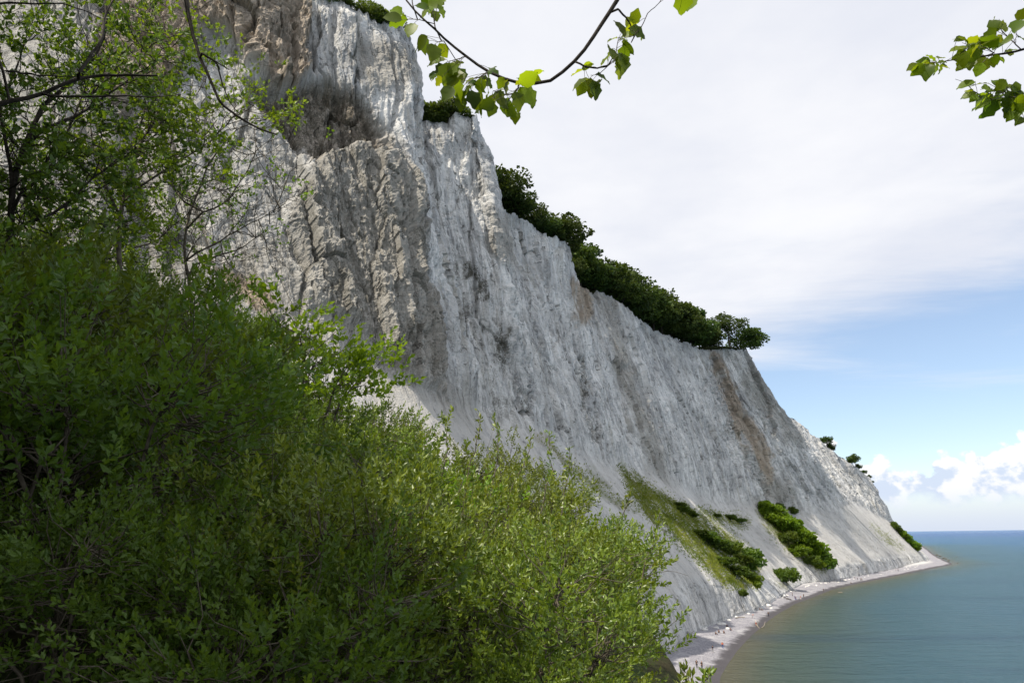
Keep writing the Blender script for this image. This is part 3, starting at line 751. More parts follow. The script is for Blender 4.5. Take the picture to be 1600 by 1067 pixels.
def tree_mesh(seed, H, R, ncl, per, card, mat, trunk_mat, droop=0.0, trunk_h=0.35, tr=0.22, open_=0.0):
    """a small broadleaf tree: tapered trunk, limbs to every clump, clumps of leaf cards"""
    rs = np.random.RandomState(seed)
    cl = []
    for k in range(ncl):
        d = rs.randn(3); d /= np.linalg.norm(d); q = (0.35 + 0.65 * rs.rand() ** 0.5)
        c = np.array([d[0] * R * q, d[1] * R * q, H * (trunk_h + (1 - trunk_h) * (0.5 + 0.46 * d[2] * q))])
        c[2] -= droop * (np.hypot(c[0], c[1]) / R) ** 2
        cl.append((c, R * (0.20 + 0.20 * rs.rand())))
    pos, dd, sz, lv = [], [], [], []
    for c, r in cl:
        d = rs.randn(per, 3); d /= np.linalg.norm(d, axis=1)[:, None]
        p = c + d * r * (0.55 + 0.5 * rs.rand(per))[:, None] * np.array([1.15, 1.15, 0.7])
        pos.append(p); o = d * 0.8 + rs.randn(per, 3) * 0.6 + np.array([0, 0, -0.15]); dd.append(o)
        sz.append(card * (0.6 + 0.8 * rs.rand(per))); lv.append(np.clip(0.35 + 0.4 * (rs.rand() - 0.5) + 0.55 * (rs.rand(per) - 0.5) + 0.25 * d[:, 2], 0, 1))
    fol = leaves(np.concatenate(pos), np.concatenate(dd), np.concatenate(sz), 0.8, LEAF_CARD, rs, np.concatenate(lv))
    top = np.array([rs.randn() * R * 0.08, rs.randn() * R * 0.08, H * 0.72])
    tr_p = bez((0, 0, -0.6), top, rs.randn(3) * 0.05 * H * np.array([1, 1, 0]), 9, rs, 0.012)
    paths = [(tr_p, np.linspace(tr, tr * 0.3, 9))]
    limbs = []
    for c, r in cl:
        k = 3 + rs.randint(5); b = tr_p[min(k, 8)]
        if b[2] > c[2]: b = tr_p[3]
        limbs.append((bez(b, c, np.array([0, 0, 0.04 * H]), 6, rs, 0.03), np.linspace(tr * 0.32, tr * 0.07, 6)))
    return fol, paths, limbs
def make_tree(name, seed, H, R, ncl=26, per=120, card=0.5, mat=L_TREE, tmat=BARKD, **kw):
    fol, tr, limbs = tree_mesh(seed, H, R, ncl, per, card, mat, tmat, **kw)
    root = empty(name)
    kid(root, link('crown', mesh_np('crown', fol[0], fol[1], mat, False, {'lv': fol[2]})))
    V, Fq = tubes(tr, 7); t = kid(root, link('trunk', mesh_np('trunk', V, Fq, tmat, True)))
    V, Fq = tubes(limbs, 4); kid(root, link('limbs', mesh_np('limbs', V, Fq, tmat, True)))
    return root
USED = set()
def place(proto, loc, scale=1.0, rz=0.0, label=None, cat=None, group=None, name=None):
    if proto.as_pointer() in USED: o = copy_tree(proto)
    else: o = proto; USED.add(proto.as_pointer())
    o.location = loc; o.rotation_euler = (0, 0, rz); o.scale = (scale,) * 3 if np.isscalar(scale) else scale
    if name: o.name = name
    return tag(o, label, cat, group)

# ray hits on the finished ground
def bvh_of(o):
    me = o.data; nv = len(me.vertices); co = np.empty(nv * 3, np.float32); me.vertices.foreach_get('co', co)
    nf = len(me.polygons); ix = np.empty(nf * 4, np.int32); me.loops.foreach_get('vertex_index', ix)
    return BVHTree.FromPolygons(co.reshape(-1, 3).tolist(), ix.reshape(-1, 4).tolist())
BEACH_T = bvh_of(beach)
Pc = P[::2, ::2]; csub = grid_faces(*Pc.shape[:2])
CLIFF_T = BVHTree.FromPolygons(Pc.reshape(-1, 3).tolist(), csub.tolist())
def hit_px(tree, px, py):
    d = Vector(ray(px, py)).normalized(); h = tree.ray_cast(Vector(CAM), d)
    return h[0]
def on_ground(px, py, tree=None):
    a = hit_px(tree or CLIFF_T, px, py)
    return a

# ------------------------------------------------------------------ trees along the cliff top
protoT = [make_tree('clifftop_tree', 100 + k, 9.5, 5.2, 30, 120, 0.62, droop=1.6, trunk_h=0.16, tr=0.24) for k in range(5)]
for q in protoT: q.name = 'beech_tree'
def rim_point(px, py_top, back):
    """a spot on the plateau, back metres behind the rim, at a bearing"""
    rx, ry = project(RIM); k = np.argmin(np.abs(rx - px) + 0.6 * np.abs(ry - py_top))
    return k
TREES = [  # px, py of the crown's foot, crown height in pixels, metres behind the rim
    (770, 318, 48, 1.5), (790, 326, 52, 2.5), (815, 334, 44, 2.0), (836, 346, 40, 2.0), (858, 362, 44, 2.5), (876, 374, 40, 2.0), (890, 390, 42, 3.0),
    (900, 436, 44, 3.0), (918, 448, 56, 2.5), (938, 456, 50, 2.5), (958, 462, 46, 2.5), (976, 474, 46, 2.5), (992, 488, 50, 2.5), (1008, 500, 58, 3.0), (1024, 512, 50, 2.5),
    (1040, 520, 46, 2.5), (1056, 526, 46, 2.5), (1072, 534, 48, 3.0), (1088, 540, 44, 2.5), (1102, 544, 40, 3.0), (1118, 546, 36, 4.0), (1172, 548, 38, 1.0), (1146, 544, 48, 4.0)]
lab_t = {0: 'dark beech tree at the upper left end of the row behind the chalk rim', 21: 'round dark tree overhanging the right edge of the clifftop headland',
         22: 'tall tree with open crown and bare trunk on the clifftop headland', 20: 'low dark green tree just left of the open-crowned headland tree', 6: 'dark tree at the notch where the chalk rim drops'}
LT = {False: 'dark green beech tree in the short upper row on the chalk rim above the notch', True: 'dark green beech tree in the long closed row from the notch to the headland'}
GTn = {False: 'trees of the upper rim row', True: 'trees of the long rim row'}
open_tree = make_tree('beech_tree', 131, 9.5, 4.6, 18, 90, 0.5, trunk_h=0.52, tr=0.26)
for i, (px, py, hpx, back) in enumerate(TREES):
    k = rim_point(px, py, back); b = RIM[k]; dirn_ = n_in[k]
    D = float((b - CAM) @ vF); Hm = hpx * D / FPX * 1.12 * (RS.choice([0.8, 0.95, 1.1, 1.25]) if i < 20 else 1.0)
    pr = open_tree if i == 22 else protoT[i % 5]
    loc = b + np.array([dirn_[0] * back, dirn_[1] * back, -0.1])
    sc = Hm / 9.5
    place(pr, loc, (sc * RS.uniform(0.95, 1.25),) * 2 + (sc,), RS.rand() * 6.28, lab_t.get(i, LT[px > 895]), 'tree', GTn[px > 895])
    if i not in lab_t and i % 2 == 0:                       # a second rank deeper in the wood
        o = place(protoT[(i + 2) % 5], b + np.array([dirn_[0] * (back + 9), dirn_[1] * (back + 9), 0.2]), sc * 1.1, RS.rand() * 6.28,
                  LT[px > 895], 'tree', GTn[px > 895])
# shrubs on the near rims
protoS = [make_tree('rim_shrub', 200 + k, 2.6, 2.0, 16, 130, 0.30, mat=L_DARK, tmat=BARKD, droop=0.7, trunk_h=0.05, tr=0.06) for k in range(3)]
RIMS = [(505, 6, 26), (530, 10, 24), (548, 14, 18), (575, 44, 26), (600, 52, 26), (622, 56, 22), (655, 186, 26), (672, 190, 28), (690, 192, 30), (708, 190, 26), (724, 188, 18)]
for i, (px, py, hpx) in enumerate(RIMS):
    k = rim_point(px, py, 0); b = RIM[k]; D = float((b - CAM) @ vF)
    place(protoS[i % 3], b + np.array([n_in[k][0] * 0.8, n_in[k][1] * 0.8, -0.1]), hpx * D / FPX / 2.4, RS.rand() * 6.28,
          'green shrub on the rim of the ' + ('nearest chalk buttress' if i < 6 else 'square-topped chalk buttress'), 'shrub', 'shrubs on the near cliff rims' if i < 6 else 'shrubs on the square buttress')
# far headland
far = [(1292, 699, 16, 'small dark tree on the far headland rim, higher of two'), (1334, 726, 17, 'small dark tree on the far headland rim, lower of two')]
protoF = [make_tree('far_tree', 300 + k, 5.0, 2.6, 16, 90, 0.5, trunk_h=0.3, tr=0.15) for k in range(2)]
for i, (px, py, hpx, lb) in enumerate(far):
    k = rim_point(px, py, 0); b = RIM[k]; D = float((b - CAM) @ vF)
    place(protoF[i], b + np.array([0, 0, -0.2]), hpx * D / FPX / 5.0, 0.4, lb, 'tree', name='tree')
for i, (px, py, hpx) in enumerate([(1303, 704, 7), (1342, 738, 9), (1349, 744, 8), (1356, 750, 8), (1361, 758, 7), (1300, 702, 12)]):
    k = rim_point(px, py, 0); b = RIM[k]; D = float((b - CAM) @ vF)
    place(protoF[i % 2], b + np.array([0, 0, -0.3]), hpx * D / FPX / 5.0, RS.rand() * 6, 'tiny dark bush clinging to the rim of the far headland', 'bush', 'bushes on the far headland rim', 'bush')
# slope shrubs
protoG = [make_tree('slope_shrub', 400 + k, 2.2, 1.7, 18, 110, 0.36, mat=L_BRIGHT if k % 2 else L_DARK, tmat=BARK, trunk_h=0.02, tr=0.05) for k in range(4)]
GREEN = [(1196, 800, 16, 1), (1204, 812, 18, 3), (1214, 820, 20, 1), (1226, 828, 22, 1), (1238, 838, 24, 3), (1250, 850, 24, 1), (1262, 860, 22, 1), (1272, 872, 22, 3), (1230, 850, 16, 2), (1246, 868, 16, 1), (1266, 884, 14, 2), (1278, 888, 12, 1)]
for px, py, hpx, k in GREEN:
    h = on_ground(px, py)
    if h: place(protoG[k], h, tuple(hpx * h.y / FPX / 2.2 * np.array([RS.uniform(0.95, 1.3), RS.uniform(0.95, 1.3), RS.uniform(0.85, 1.2)])), RS.rand() * 6, 'bushy green shrub in the steep patch right of the grassy slope', 'shrub', 'shrubs in the steep scree patch')
for px, py, hpx, k, lb in [(1288, 888, 22, 0, 'round dark bush at the lower tip of the steep shrub patch'), (1176, 890, 26, 0, 'round olive bush at the lower right corner of the grassy slope'),
                           (1182, 918, 16, 1, 'small bright bush on the chalk lip just above the beach'), (1228, 912, 22, 2, 'bush standing where the chalk wall meets the beach'),
                           (1160, 932, 10, 2, 'small tuft of bush hanging on the chalk lip near the grassy slope')]:
    h = on_ground(px, py)
    if h: place(protoG[k], h, hpx * h.y / FPX / 2.2, RS.rand() * 6, lb, 'bush', name='bush')
for px, py, hpx in [(1105, 850, 20), (1122, 858, 20), (1140, 868, 22), (1158, 880, 20), (1130, 882, 16), (1150, 898, 16), (1166, 902, 14), (1090, 836, 14), (1065, 800, 12), (1080, 808, 12), (1060, 792, 10), (1120, 808, 9), (1140, 812, 9), (1156, 816, 9)]:
    h = on_ground(px, py)
    if h: place(protoG[2], h, tuple(hpx * h.y / FPX / 2.2 * np.array([RS.uniform(0.9, 1.4), RS.uniform(0.9, 1.4), RS.uniform(0.6, 0.95)])), RS.rand() * 6, 'low olive shrub growing in the grassy slope below the chalk', 'shrub', 'low shrubs on the grassy slope')
for px, py, hpx in [(1186, 772, 7), (1191, 776, 9), (1203, 776, 5), (1209, 781, 9), (1214, 780, 6)]:
    h = on_ground(px + 30, py + 22)
    if h: place(protoG[0], h, hpx * h.y / FPX / 2.2, RS.rand() * 6, 'tiny dark bush at the foot of the headland chalk face', 'bush', 'bushes at the foot of the headland face', 'bush')
for px, py, hpx in [(1398, 826, 9), (1404, 832, 9), (1412, 840, 10), (1420, 848, 10), (1428, 856, 10), (1434, 860, 9)]:
    h = on_ground(px, py)
    if h is None: h = Vector(atD(px, py, 690))
    place(protoG[1 if px > 1410 else 0], h, hpx * h.y / FPX / 2.2, RS.rand() * 6, 'dark green shrub on the shoulder behind the far headland', 'shrub', 'shrubs behind the far headland')
# grass on the scree
gp, gd = [], []
rsg = np.random.RandomState(5)
for poly, cnt in [(GRASSP[0], 9000), (GRASSP[2], 3000), (GRASSP[1], 900), (GRASSP[3], 500), (GRASSP[4], 900)]:
    q = np.array(poly); lo, hi = q.min(0) - 4, q.max(0) + 4
    xs = rsg.uniform(lo[0], hi[0], cnt * 3); ys = rsg.uniform(lo[1], hi[1], cnt * 3)
    ins = poly_sd(xs, ys, poly) > rsg.randn(cnt * 3) * 5.0
    for x_, y_ in list(zip(xs[ins], ys[ins]))[:cnt]:
        h = hit_px(CLIFF_T, x_, y_)
        if h: gp.append(h)
gp = np.array(gp); m = len(gp)
pos = np.repeat(gp, 4, 0) + rsg.randn(m * 4, 3) * np.array([0.3, 0.3, 0.02])
dd = rsg.randn(m * 4, 3) * 0.5 + np.array([0.2, -0.1, 0.9])
pn = fbm(pos[:, 0] * 0.12, pos[:, 1] * 0.12, pos[:, 2] * 0.12, o=3)
V, Fc, lvv = leaves(pos, dd, rsg.uniform(0.35, 0.9, m * 4), 0.30, LEAF_CARD, rsg, np.clip(0.45 + pn * 1.2 + 0.3 * (rsg.rand(m * 4) - 0.5), 0, 1))
tag(link('slope_grass', mesh_np('slope_grass', V, Fc, L_GRASS, False, {'lv': lvv})), 'sunlit green grass patch on the scree below the chalk', 'grass', kind='stuff')

# ------------------------------------------------------------------ foreground thicket
SIL = [(-400, 330), (0, 345), (160, 372), (290, 420), (380, 510), (430, 560), (560, 612), (640, 660), (740, 682), (800, 706), (880, 742), (960, 790), (990, 815), (1012, 870), (1016, 930), (1022, 985), (1030, 1030), (1045, 1075), (1055, 1150), (1060, 1500)]
silx = np.array([a for a, b in SIL], float); sily = np.array([b for a, b in SIL], float)
protoB = [make_shrub('thicket_shrub', 500 + k) for k in range(5)]
protoM = [make_shrub('thicket_shrub', 580 + k, mat=L_BRIGHT, leaf=0.085, width=0.85, nshoot=420, per=9, bare=16) for k in range(2)]
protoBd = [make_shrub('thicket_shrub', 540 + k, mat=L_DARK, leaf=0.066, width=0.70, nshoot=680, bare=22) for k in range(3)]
rsb = np.random.RandomState(21)
def sil_top(x, y):
    """height allowed at a spot so that the thicket's outline stays as surveyed"""
    z = EYE
    for _ in range(8):
        a, b = project(np.array([[x, y, z]])); t = np.interp(a[0], silx, sily)
        z = CAM[2] + (ray(a[0], t) * (y / ray(a[0], t)[1]))[2]
    return z
nb = 0
for D, step in [(2.6, 0.8), (3.3, 0.9), (4.3, 1.0), (5.4, 1.05), (6.6, 1.1), (8.0, 1.2), (9.6, 1.3), (11.5, 1.6), (14, 2.0)]:
    x = -0.80 * D - 1.0
    while x < 0.26 * D + 1.2:
        xx = x + rsb.uniform(-0.25, 0.25); yy = D + rsb.uniform(-0.35, 0.35)
        # keep the right-hand edge of each crown inside the outline
        gz = float(ground_z(xx, yy)); top = min(sil_top(xx, yy), sil_top(xx + 0.40, yy))
        Hh = top - gz
        if D < 3 and xx > -0.3: Hh = 0
        if Hh > 0.8:
            sc = min(Hh / 2.5, 1.25 if D > 4 else 0.85 if D > 3 else 0.5) * rsb.choice([0.72, 0.82, 0.92, 1.0, 1.0])
            for _ in range(3):                                  # the crown's seaward side stays behind the thicket's edge
                qx, qy = project(np.array([[xx + 1.45 * sc, yy, gz + 1.5 * sc], [xx + 1.3 * sc, yy, gz + 0.7 * sc]]))
                ex = float(np.max(qx - np.interp(qy, [760, 815, 900, 985, 1067, 1200], [960, 1003, 1052, 1068, 1100, 1112])))
                if ex > 0: xx -= ex * yy / FPX
            gz = float(ground_z(xx, yy))
            dk = xx < -0.30 * D  # left of this line the darker leaves put shade into the colour
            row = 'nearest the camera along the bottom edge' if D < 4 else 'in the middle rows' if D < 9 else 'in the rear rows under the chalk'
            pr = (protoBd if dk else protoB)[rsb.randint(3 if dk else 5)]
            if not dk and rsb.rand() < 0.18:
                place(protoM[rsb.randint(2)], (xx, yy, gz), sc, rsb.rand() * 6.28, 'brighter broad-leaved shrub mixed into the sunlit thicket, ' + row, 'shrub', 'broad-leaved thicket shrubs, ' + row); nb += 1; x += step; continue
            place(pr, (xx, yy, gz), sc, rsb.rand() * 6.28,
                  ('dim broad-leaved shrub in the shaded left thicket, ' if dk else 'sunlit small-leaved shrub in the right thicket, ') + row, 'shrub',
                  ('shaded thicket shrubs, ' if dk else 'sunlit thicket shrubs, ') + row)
            nb += 1
        x += step
print('thicket shrubs', nb)
# the brighter, broad-leaved shrub standing above the thicket
bs = make_shrub('maple_shrub', 601, H=2.6, R=0.85, nshoot=330, leaf=0.085, width=0.85, per=8, mat=L_BRIGHT)
c = atD(470, 590, 8.6); gz = float(ground_z(c[0], c[1]))
place(bs, (c[0], c[1], gz), (atD(450, 500, 8.6)[2] - gz) / 2.35, 0.3, 'bright broad-leaved shrub standing out above the thicket before the grey chalk', 'shrub')
# slender sprigs against the chalk
for k, (a, b, D) in enumerate([((735, 720), (745, 645), 6.2), ((775, 730), (770, 652), 6.4), ((700, 700), (690, 650), 6.6), ((800, 760), (830, 672), 6.0), ((850, 780), (858, 676), 6.1), ((880, 790), (890, 700), 6.0), ((960, 830), (985, 765), 6.0), ((1010, 870), (1030, 800), 5.6), ((1075, 1085), (1105, 1052), 4.2), ((1055, 1085), (1068, 1045), 4.1)]):
    A, B = atD(*a, D), atD(*b, D + 0.3)
    A0 = np.array([A[0] - 0.3, A[1] + 0.1, float(ground_z(A[0] - 0.3, A[1] + 0.1)) - 0.05])
    rs = np.random.RandomState(700 + k)
    root = empty('leafy_sprig', A0)
    st = np.concatenate([bez(A0, A, (0, 0, 0.1), 6, rs, 0.01)[:-1], bez(A, B, (0.03, 0, 0), 6, rs, 0.03)]) - A0
    V, Fq = tubes([(st, np.linspace(0.010, 0.002, len(st)))], 5); link('stem', mesh_np('stem', V, Fq, BARK, True), root)
    pos, dd = [], []
    for j in range(46):
        f = rs.rand() ** 0.7; i0 = 5 + f * 5; p = st[int(i0)] * (1 - i0 % 1) + st[min(int(i0) + 1, len(st) - 1)] * (i0 % 1)
        pos.append(p + rs.randn(3) * 0.012); dd.append(rs.randn(3) * 0.7 + np.array([0, 0, 0.8]))
    V, Fc, lvv = leaves(np.array(pos), np.array(dd), rs.uniform(0.04, 0.07, 46), 0.5, rs=rs)
    link('leaves', mesh_np('leaves', V, Fc, L_BUSH, False, {'lv': lvv}), root)
    tag(root, 'slender leafy sprig rising out of the thicket edge against the chalk', 'sprig', 'sprigs along the thicket edge')

# ------------------------------------------------------------------ sparse young trees upper left
def px_path(pts, D0, D1):
    n = len(pts); return np.array([atD(x, y, D0 + (D1 - D0) * i / (n - 1)) for i, (x, y) in enumerate(pts)])
def refine(p, n, rs, jit):
    d = np.concatenate([[0], np.cumsum(np.linalg.norm(np.diff(p, axis=0), axis=1))]); t = np.linspace(0, d[-1], n)
    q = np.stack([np.interp(t, d, p[:, k]) for k in range(3)], 1); j = rs.randn(n, 3) * jit; j[0] = 0; q += j
    q[1:-1] = q[1:-1] * 0.6 + 0.2 * (q[2:] + q[:-2]); return q
def young_tree(name, seed, limbs_px, D, label, rootxy, mat, twig_n, leafsz, sparse, r0=0.05, bark=BARKD):
    """limbs follow surveyed bearings; twigs and leaves grow on them"""
    rs = np.random.RandomState(seed)
    base = np.array([rootxy[0], rootxy[1], float(ground_z(*rootxy)) - 0.1])
    root = empty(name, base)
    first = px_path(limbs_px[0][0], D, D + limbs_px[0][1])
    trunk = refine(np.concatenate([[base], [base * 0.5 + first[0] * 0.5 + np.array([0.1, 0, 0.2])], first]), 22, rs, 0.02)
    V, Fq = tubes([(trunk - base, np.linspace(r0, r0 * 0.22, 22))], 7); link('trunk', mesh_np('trunk', V, Fq, bark, True), root)
    allp = [trunk[7:]]; paths = []
    for pts, dd in limbs_px[1:]:
        p = refine(px_path(pts, D, D + dd), 14, rs, 0.015)
        near = np.concatenate(allp); k = np.argmin(np.linalg.norm(near - p[0], axis=1)); p[0] = near[k]
        paths.append((p - base, np.linspace(r0 * 0.42, r0 * 0.08, 14))); allp.append(p)
    if paths:
        V, Fq = tubes(paths, 5); link('limbs', mesh_np('limbs', V, Fq, bark, True), root)
    pts = np.concatenate(allp); tw, tips, tdir = [], [], []
    for i in range(twig_n):
        p0 = pts[rs.randint(len(pts))]; d = rs.randn(3) * np.array([1, 0.8, 0.8]) + np.array([0.3, 0, 0.35]); d /= np.linalg.norm(d)
        L = rs.uniform(0.35, 1.1); p1 = p0 + d * L
        q = bez(p0, p1, rs.randn(3) * 0.08, 7, rs, 0.03); tw.append((q - base, np.linspace(0.007, 0.002, 7)))
        for j in range(4):
            k = rs.randint(2, 7); d2 = d + rs.randn(3) * 0.7; d2 /= np.linalg.norm(d2); e_ = q[k] + d2 * rs.uniform(0.12, 0.45)
            tw.append((bez(q[k], e_, rs.randn(3) * 0.02, 4, rs, 0.04) - base, np.linspace(0.0035, 0.0014, 4)))
            if rs.rand() > sparse: tips.append(e_ - base); tdir.append(d2)
        if rs.rand() > sparse: tips.append(p1 - base); tdir.append(d)
    V, Fq = tubes(tw, 4); link('twigs', mesh_np('twigs', V, Fq, bark, True), root)
    if tips:
        tips, tdir = np.array(tips), np.array(tdir); n = len(tips); pos, dd, lv = [], [], []
        cl = rs.rand(n)
        for k in range(9):
            pos.append(tips - tdir * (0.16 * k / 9)[..., None] * 1.0 if False else tips - tdir * (0.018 * k) + rs.randn(n, 3) * 0.015)
            dd.append(tdir * 0.6 + rs.randn(n, 3) * 0.8 + np.array([0, 0, 0.2])); lv.append(np.clip(0.5 * cl + 0.6 * rs.rand(n), 0, 1))
        N = n * 9
        V, Fc, lvv = leaves(np.concatenate(pos), np.concatenate(dd), leafsz * rs.uniform(0.7, 1.25, N), 0.8, rs=rs, lv=np.concatenate(lv))
        link('leaves', mesh_np('leaves', V, Fc, mat, False, {'lv': lvv}), root)
    return tag(root, label, 'tree')
young_tree('young_tree', 801, [([(10, 420), (20, 300), (40, 210), (70, 160), (130, 115), (165, 60), (165, -20)], 0.5), ([(15, 320), (60, 270), (110, 200), (140, 110)], 0.4), ([(20, 280), (0, 180), (30, 90), (60, 10)], 0.6), ([(40, 210), (120, 180), (200, 130), (260, 40)], 0.8), ([(10, 360), (90, 330), (170, 260), (230, 210)], 1)],
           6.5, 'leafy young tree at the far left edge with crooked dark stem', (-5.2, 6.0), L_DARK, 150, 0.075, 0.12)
young_tree('young_tree', 802, [([(190, 430), (185, 330), (210, 240), (250, 170), (290, 90), (300, -10)], 0.8), ([(200, 300), (270, 260), (330, 220), (385, 160)], 0.6), ([(195, 350), (150, 260), (140, 170), (170, 90)], 0.4), ([(210, 240), (230, 140), (220, 40), (240, -20)], 0.3)],
           7.6, 'leafy young tree left of the brown overhang with thin grey stem', (-4.6, 7.5), L_BRIGHT, 140, 0.070, 0.2, 0.04, BARK)
young_tree('young_tree', 803, [([(300, 470), (290, 390), (300, 320), (330, 250), (370, 200)], 0.5), ([(295, 400), (340, 380), (400, 345), (450, 320)], 0.4), ([(300, 340), (350, 320), (400, 250), (395, 190)], 0.5), ([(290, 420), (340, 400), (385, 385), (425, 350)], 0.2), ([(300, 330), (260, 280), (270, 200), (320, 130)], 0.3)],
           8.2, 'nearly bare twiggy young tree spreading before the grey chalk wall', (-3.9, 8.1), L_BRIGHT, 90, 0.055, 0.80, 0.035, BARK)
young_tree('young_tree', 804, [([(90, 560), (100, 470), (80, 400), (110, 300), (90, 200)], 0.8), ([(100, 450), (170, 400), (240, 380), (300, 330)], 0.6), ([(90, 380), (40, 320), (20, 240)], 0.4)],
           9.0, 'dense dim young tree in the middle of the left thicket', (-6.2, 8.8), L_DARK, 150, 0.065, 0.2, 0.05)
# unseen trees added outside the left edge to shade the thicket; two carry boughs
def shade_tree(seed, x, y, H, R, label):
    t = make_tree('added_shade_tree', seed, H, R, 80, 340, 0.22, mat=L_DARK, tmat=BARKD, trunk_h=0.3, tr=0.13)
    return place(t, (x, y, float(ground_z(x, y)) - 0.1), 1.0, seed, label, 'tree')
SHADE = [(901, -6.7, 1.4, 6.6, 2.4), (902, -5.0, -1.4, 6.2, 2.2), (903, -8.3, 4.2, 6.4, 2.4), (904, -7.6, -0.8, 7.0, 2.4), (905, -4.9, 0.5, 5.2, 1.9), (906, -6.4, 3.4, 6.4, 1.9)]
for k, a in enumerate(SHADE):
    t = shade_tree(*a, 'unseen tree just outside the left edge, added to shade the thicket'); t['group'] = 'added shade trees outside the left edge'
def bough(name, seed, limbs, D, label, mat, n_leaf, mainr, host):
    rs = np.random.RandomState(seed); base = np.array(host, float)
    root = empty(name, base); paths = []; allp = []
    for i, (pts, rr) in enumerate(limbs):
        p = refine(px_path(pts, D, D + 0.3), 26, rs, 0.004)
        if i == 0: p = np.concatenate([refine(np.array([base, (base + p[0]) / 2 + np.array([0, 0, 0.1]), p[0]]), 10, rs, 0.01)[:-1], p])
        else:
            near = np.concatenate(allp); p[0] = near[np.argmin(np.linalg.norm(near - p[0], axis=1))]
        paths.append((p - base, np.linspace(rr, rr * 0.3, len(p)))); allp.append(p)
    V, Fq = tubes(paths, 7); link('bough_wood', mesh_np('bough_wood', V, Fq, mat, True), root)
    return tag(root, label, 'branch')
bough('bare_bough', 951, [([(-60, 185), (0, 162), (60, 150), (120, 124), (160, 118), (245, 118)], 0.030), ([(118, 124), (140, 90), (160, 60), (165, 20), (190, -20)], 0.016), ([(70, 150), (130, 152), (190, 150), (245, 152), (280, 148)], 0.012), ([(0, 110), (60, 118), (120, 120)], 0.012), ([(-40, 6), (50, 6), (100, 6), (140, 20), (160, 30)], 0.012)],
      5.2, 'dark bare bough reaching in from the left edge below the canopy', BARKD, 0, 0.03, (-8.3, 4.2, 35.2))
bough('hanging_bough', 952, [([(285, -30), (296, 30), (312, 90), (332, 132), (345, 162), (370, 180), (400, 200), (430, 210)], 0.022), ([(312, 80), (340, 100), (345, 125), (360, 160), (372, 178)], 0.009), ([(335, 95), (355, 108), (368, 110)], 0.005)],
      4.6, 'thin black bough hanging from the top edge before the brown overhang', BARKD, 0, 0.02, (-6.7, 1.4, 36.2))
bough('pale_dead_branch', 953, [([(-40, 905), (30, 860), (75, 815), (150, 785), (230, 745), (330, 700)], 0.012), ([(75, 815), (110, 780), (130, 750)], 0.006), ([(-30, 870), (60, 850), (140, 835), (180, 838)], 0.006)],
      3.6, 'pale dead branch lying across the shaded lower left thicket', BARKP, 0, 0.01, (-3.6, 2.2, 29.2))
bough('pale_dead_branch', 954, [([(90, 1080), (130, 1040), (165, 990), (200, 950)], 0.008), ([(130, 1040), (180, 1010), (230, 980)], 0.004)],
      3.0, 'short pale dead branch in the bottom left corner', BARKP, 0, 0.01, (-2.2, 2.6, 28.9))

# ------------------------------------------------------------------ beech boughs overhead, every leaf a part
def beech_leaf_mesh(seed):
    rs = np.random.RandomState(seed)
    prof = [(0, 0.0), (0.10, 0.17), (0.26, 0.32), (0.42, 0.36), (0.60, 0.33), (0.78, 0.22), (0.92, 0.09), (1.0, 0.0)]
    V, Fc = [], []
    curl, fold = rs.uniform(-0.35, -0.1), rs.uniform(0.12, 0.3)
    for i, (t, wd) in enumerate(prof):
        wv = wd * (1 + 0.10 * (-1) ** i)
        zc = curl * t * t
        rip = 0.035 * (-1) ** i
        V += [(-wv, t, zc + fold * wd + rip), (0, t, zc), (wv, t, zc + fold * wd - rip)]
    for i in range(len(prof) - 1):
        a = i * 3; Fc += [(a, a + 1, a + 4, a + 3), (a + 1, a + 2, a + 5, a + 4)]
    return mesh_np('leaf', np.array(V), np.array(Fc), L_BEECH, True, {'lv': np.full(len(V), rs.rand())})
BL = [beech_leaf_mesh(k) for k in range(8)]
BT = np.array([3.4, -1.6, float(ground_z(3.4, -1.6)) - 0.3])
beech = empty('overhanging_beech', BT)
rs = np.random.RandomState(77)
tp = refine(np.array([BT, BT + (0.1, 0, 4.0), BT + (0.0, 0.1, 9.0), BT + (-0.2, 0.2, 15.0)]), 60, rs, 0.01)
V, Fq = tubes([(tp - BT, np.linspace(0.22, 0.09, 60))], 10)
link('trunk', mesh_np('trunk', V, Fq, BARK, True), beech)
def Zm(zx, zy): return (580 + zx / 3.137, zy / 3.137)            # survey sheets at larger scale
def Zr(zx, zy): return (1400 + zx / 4.85, zy / 4.85)
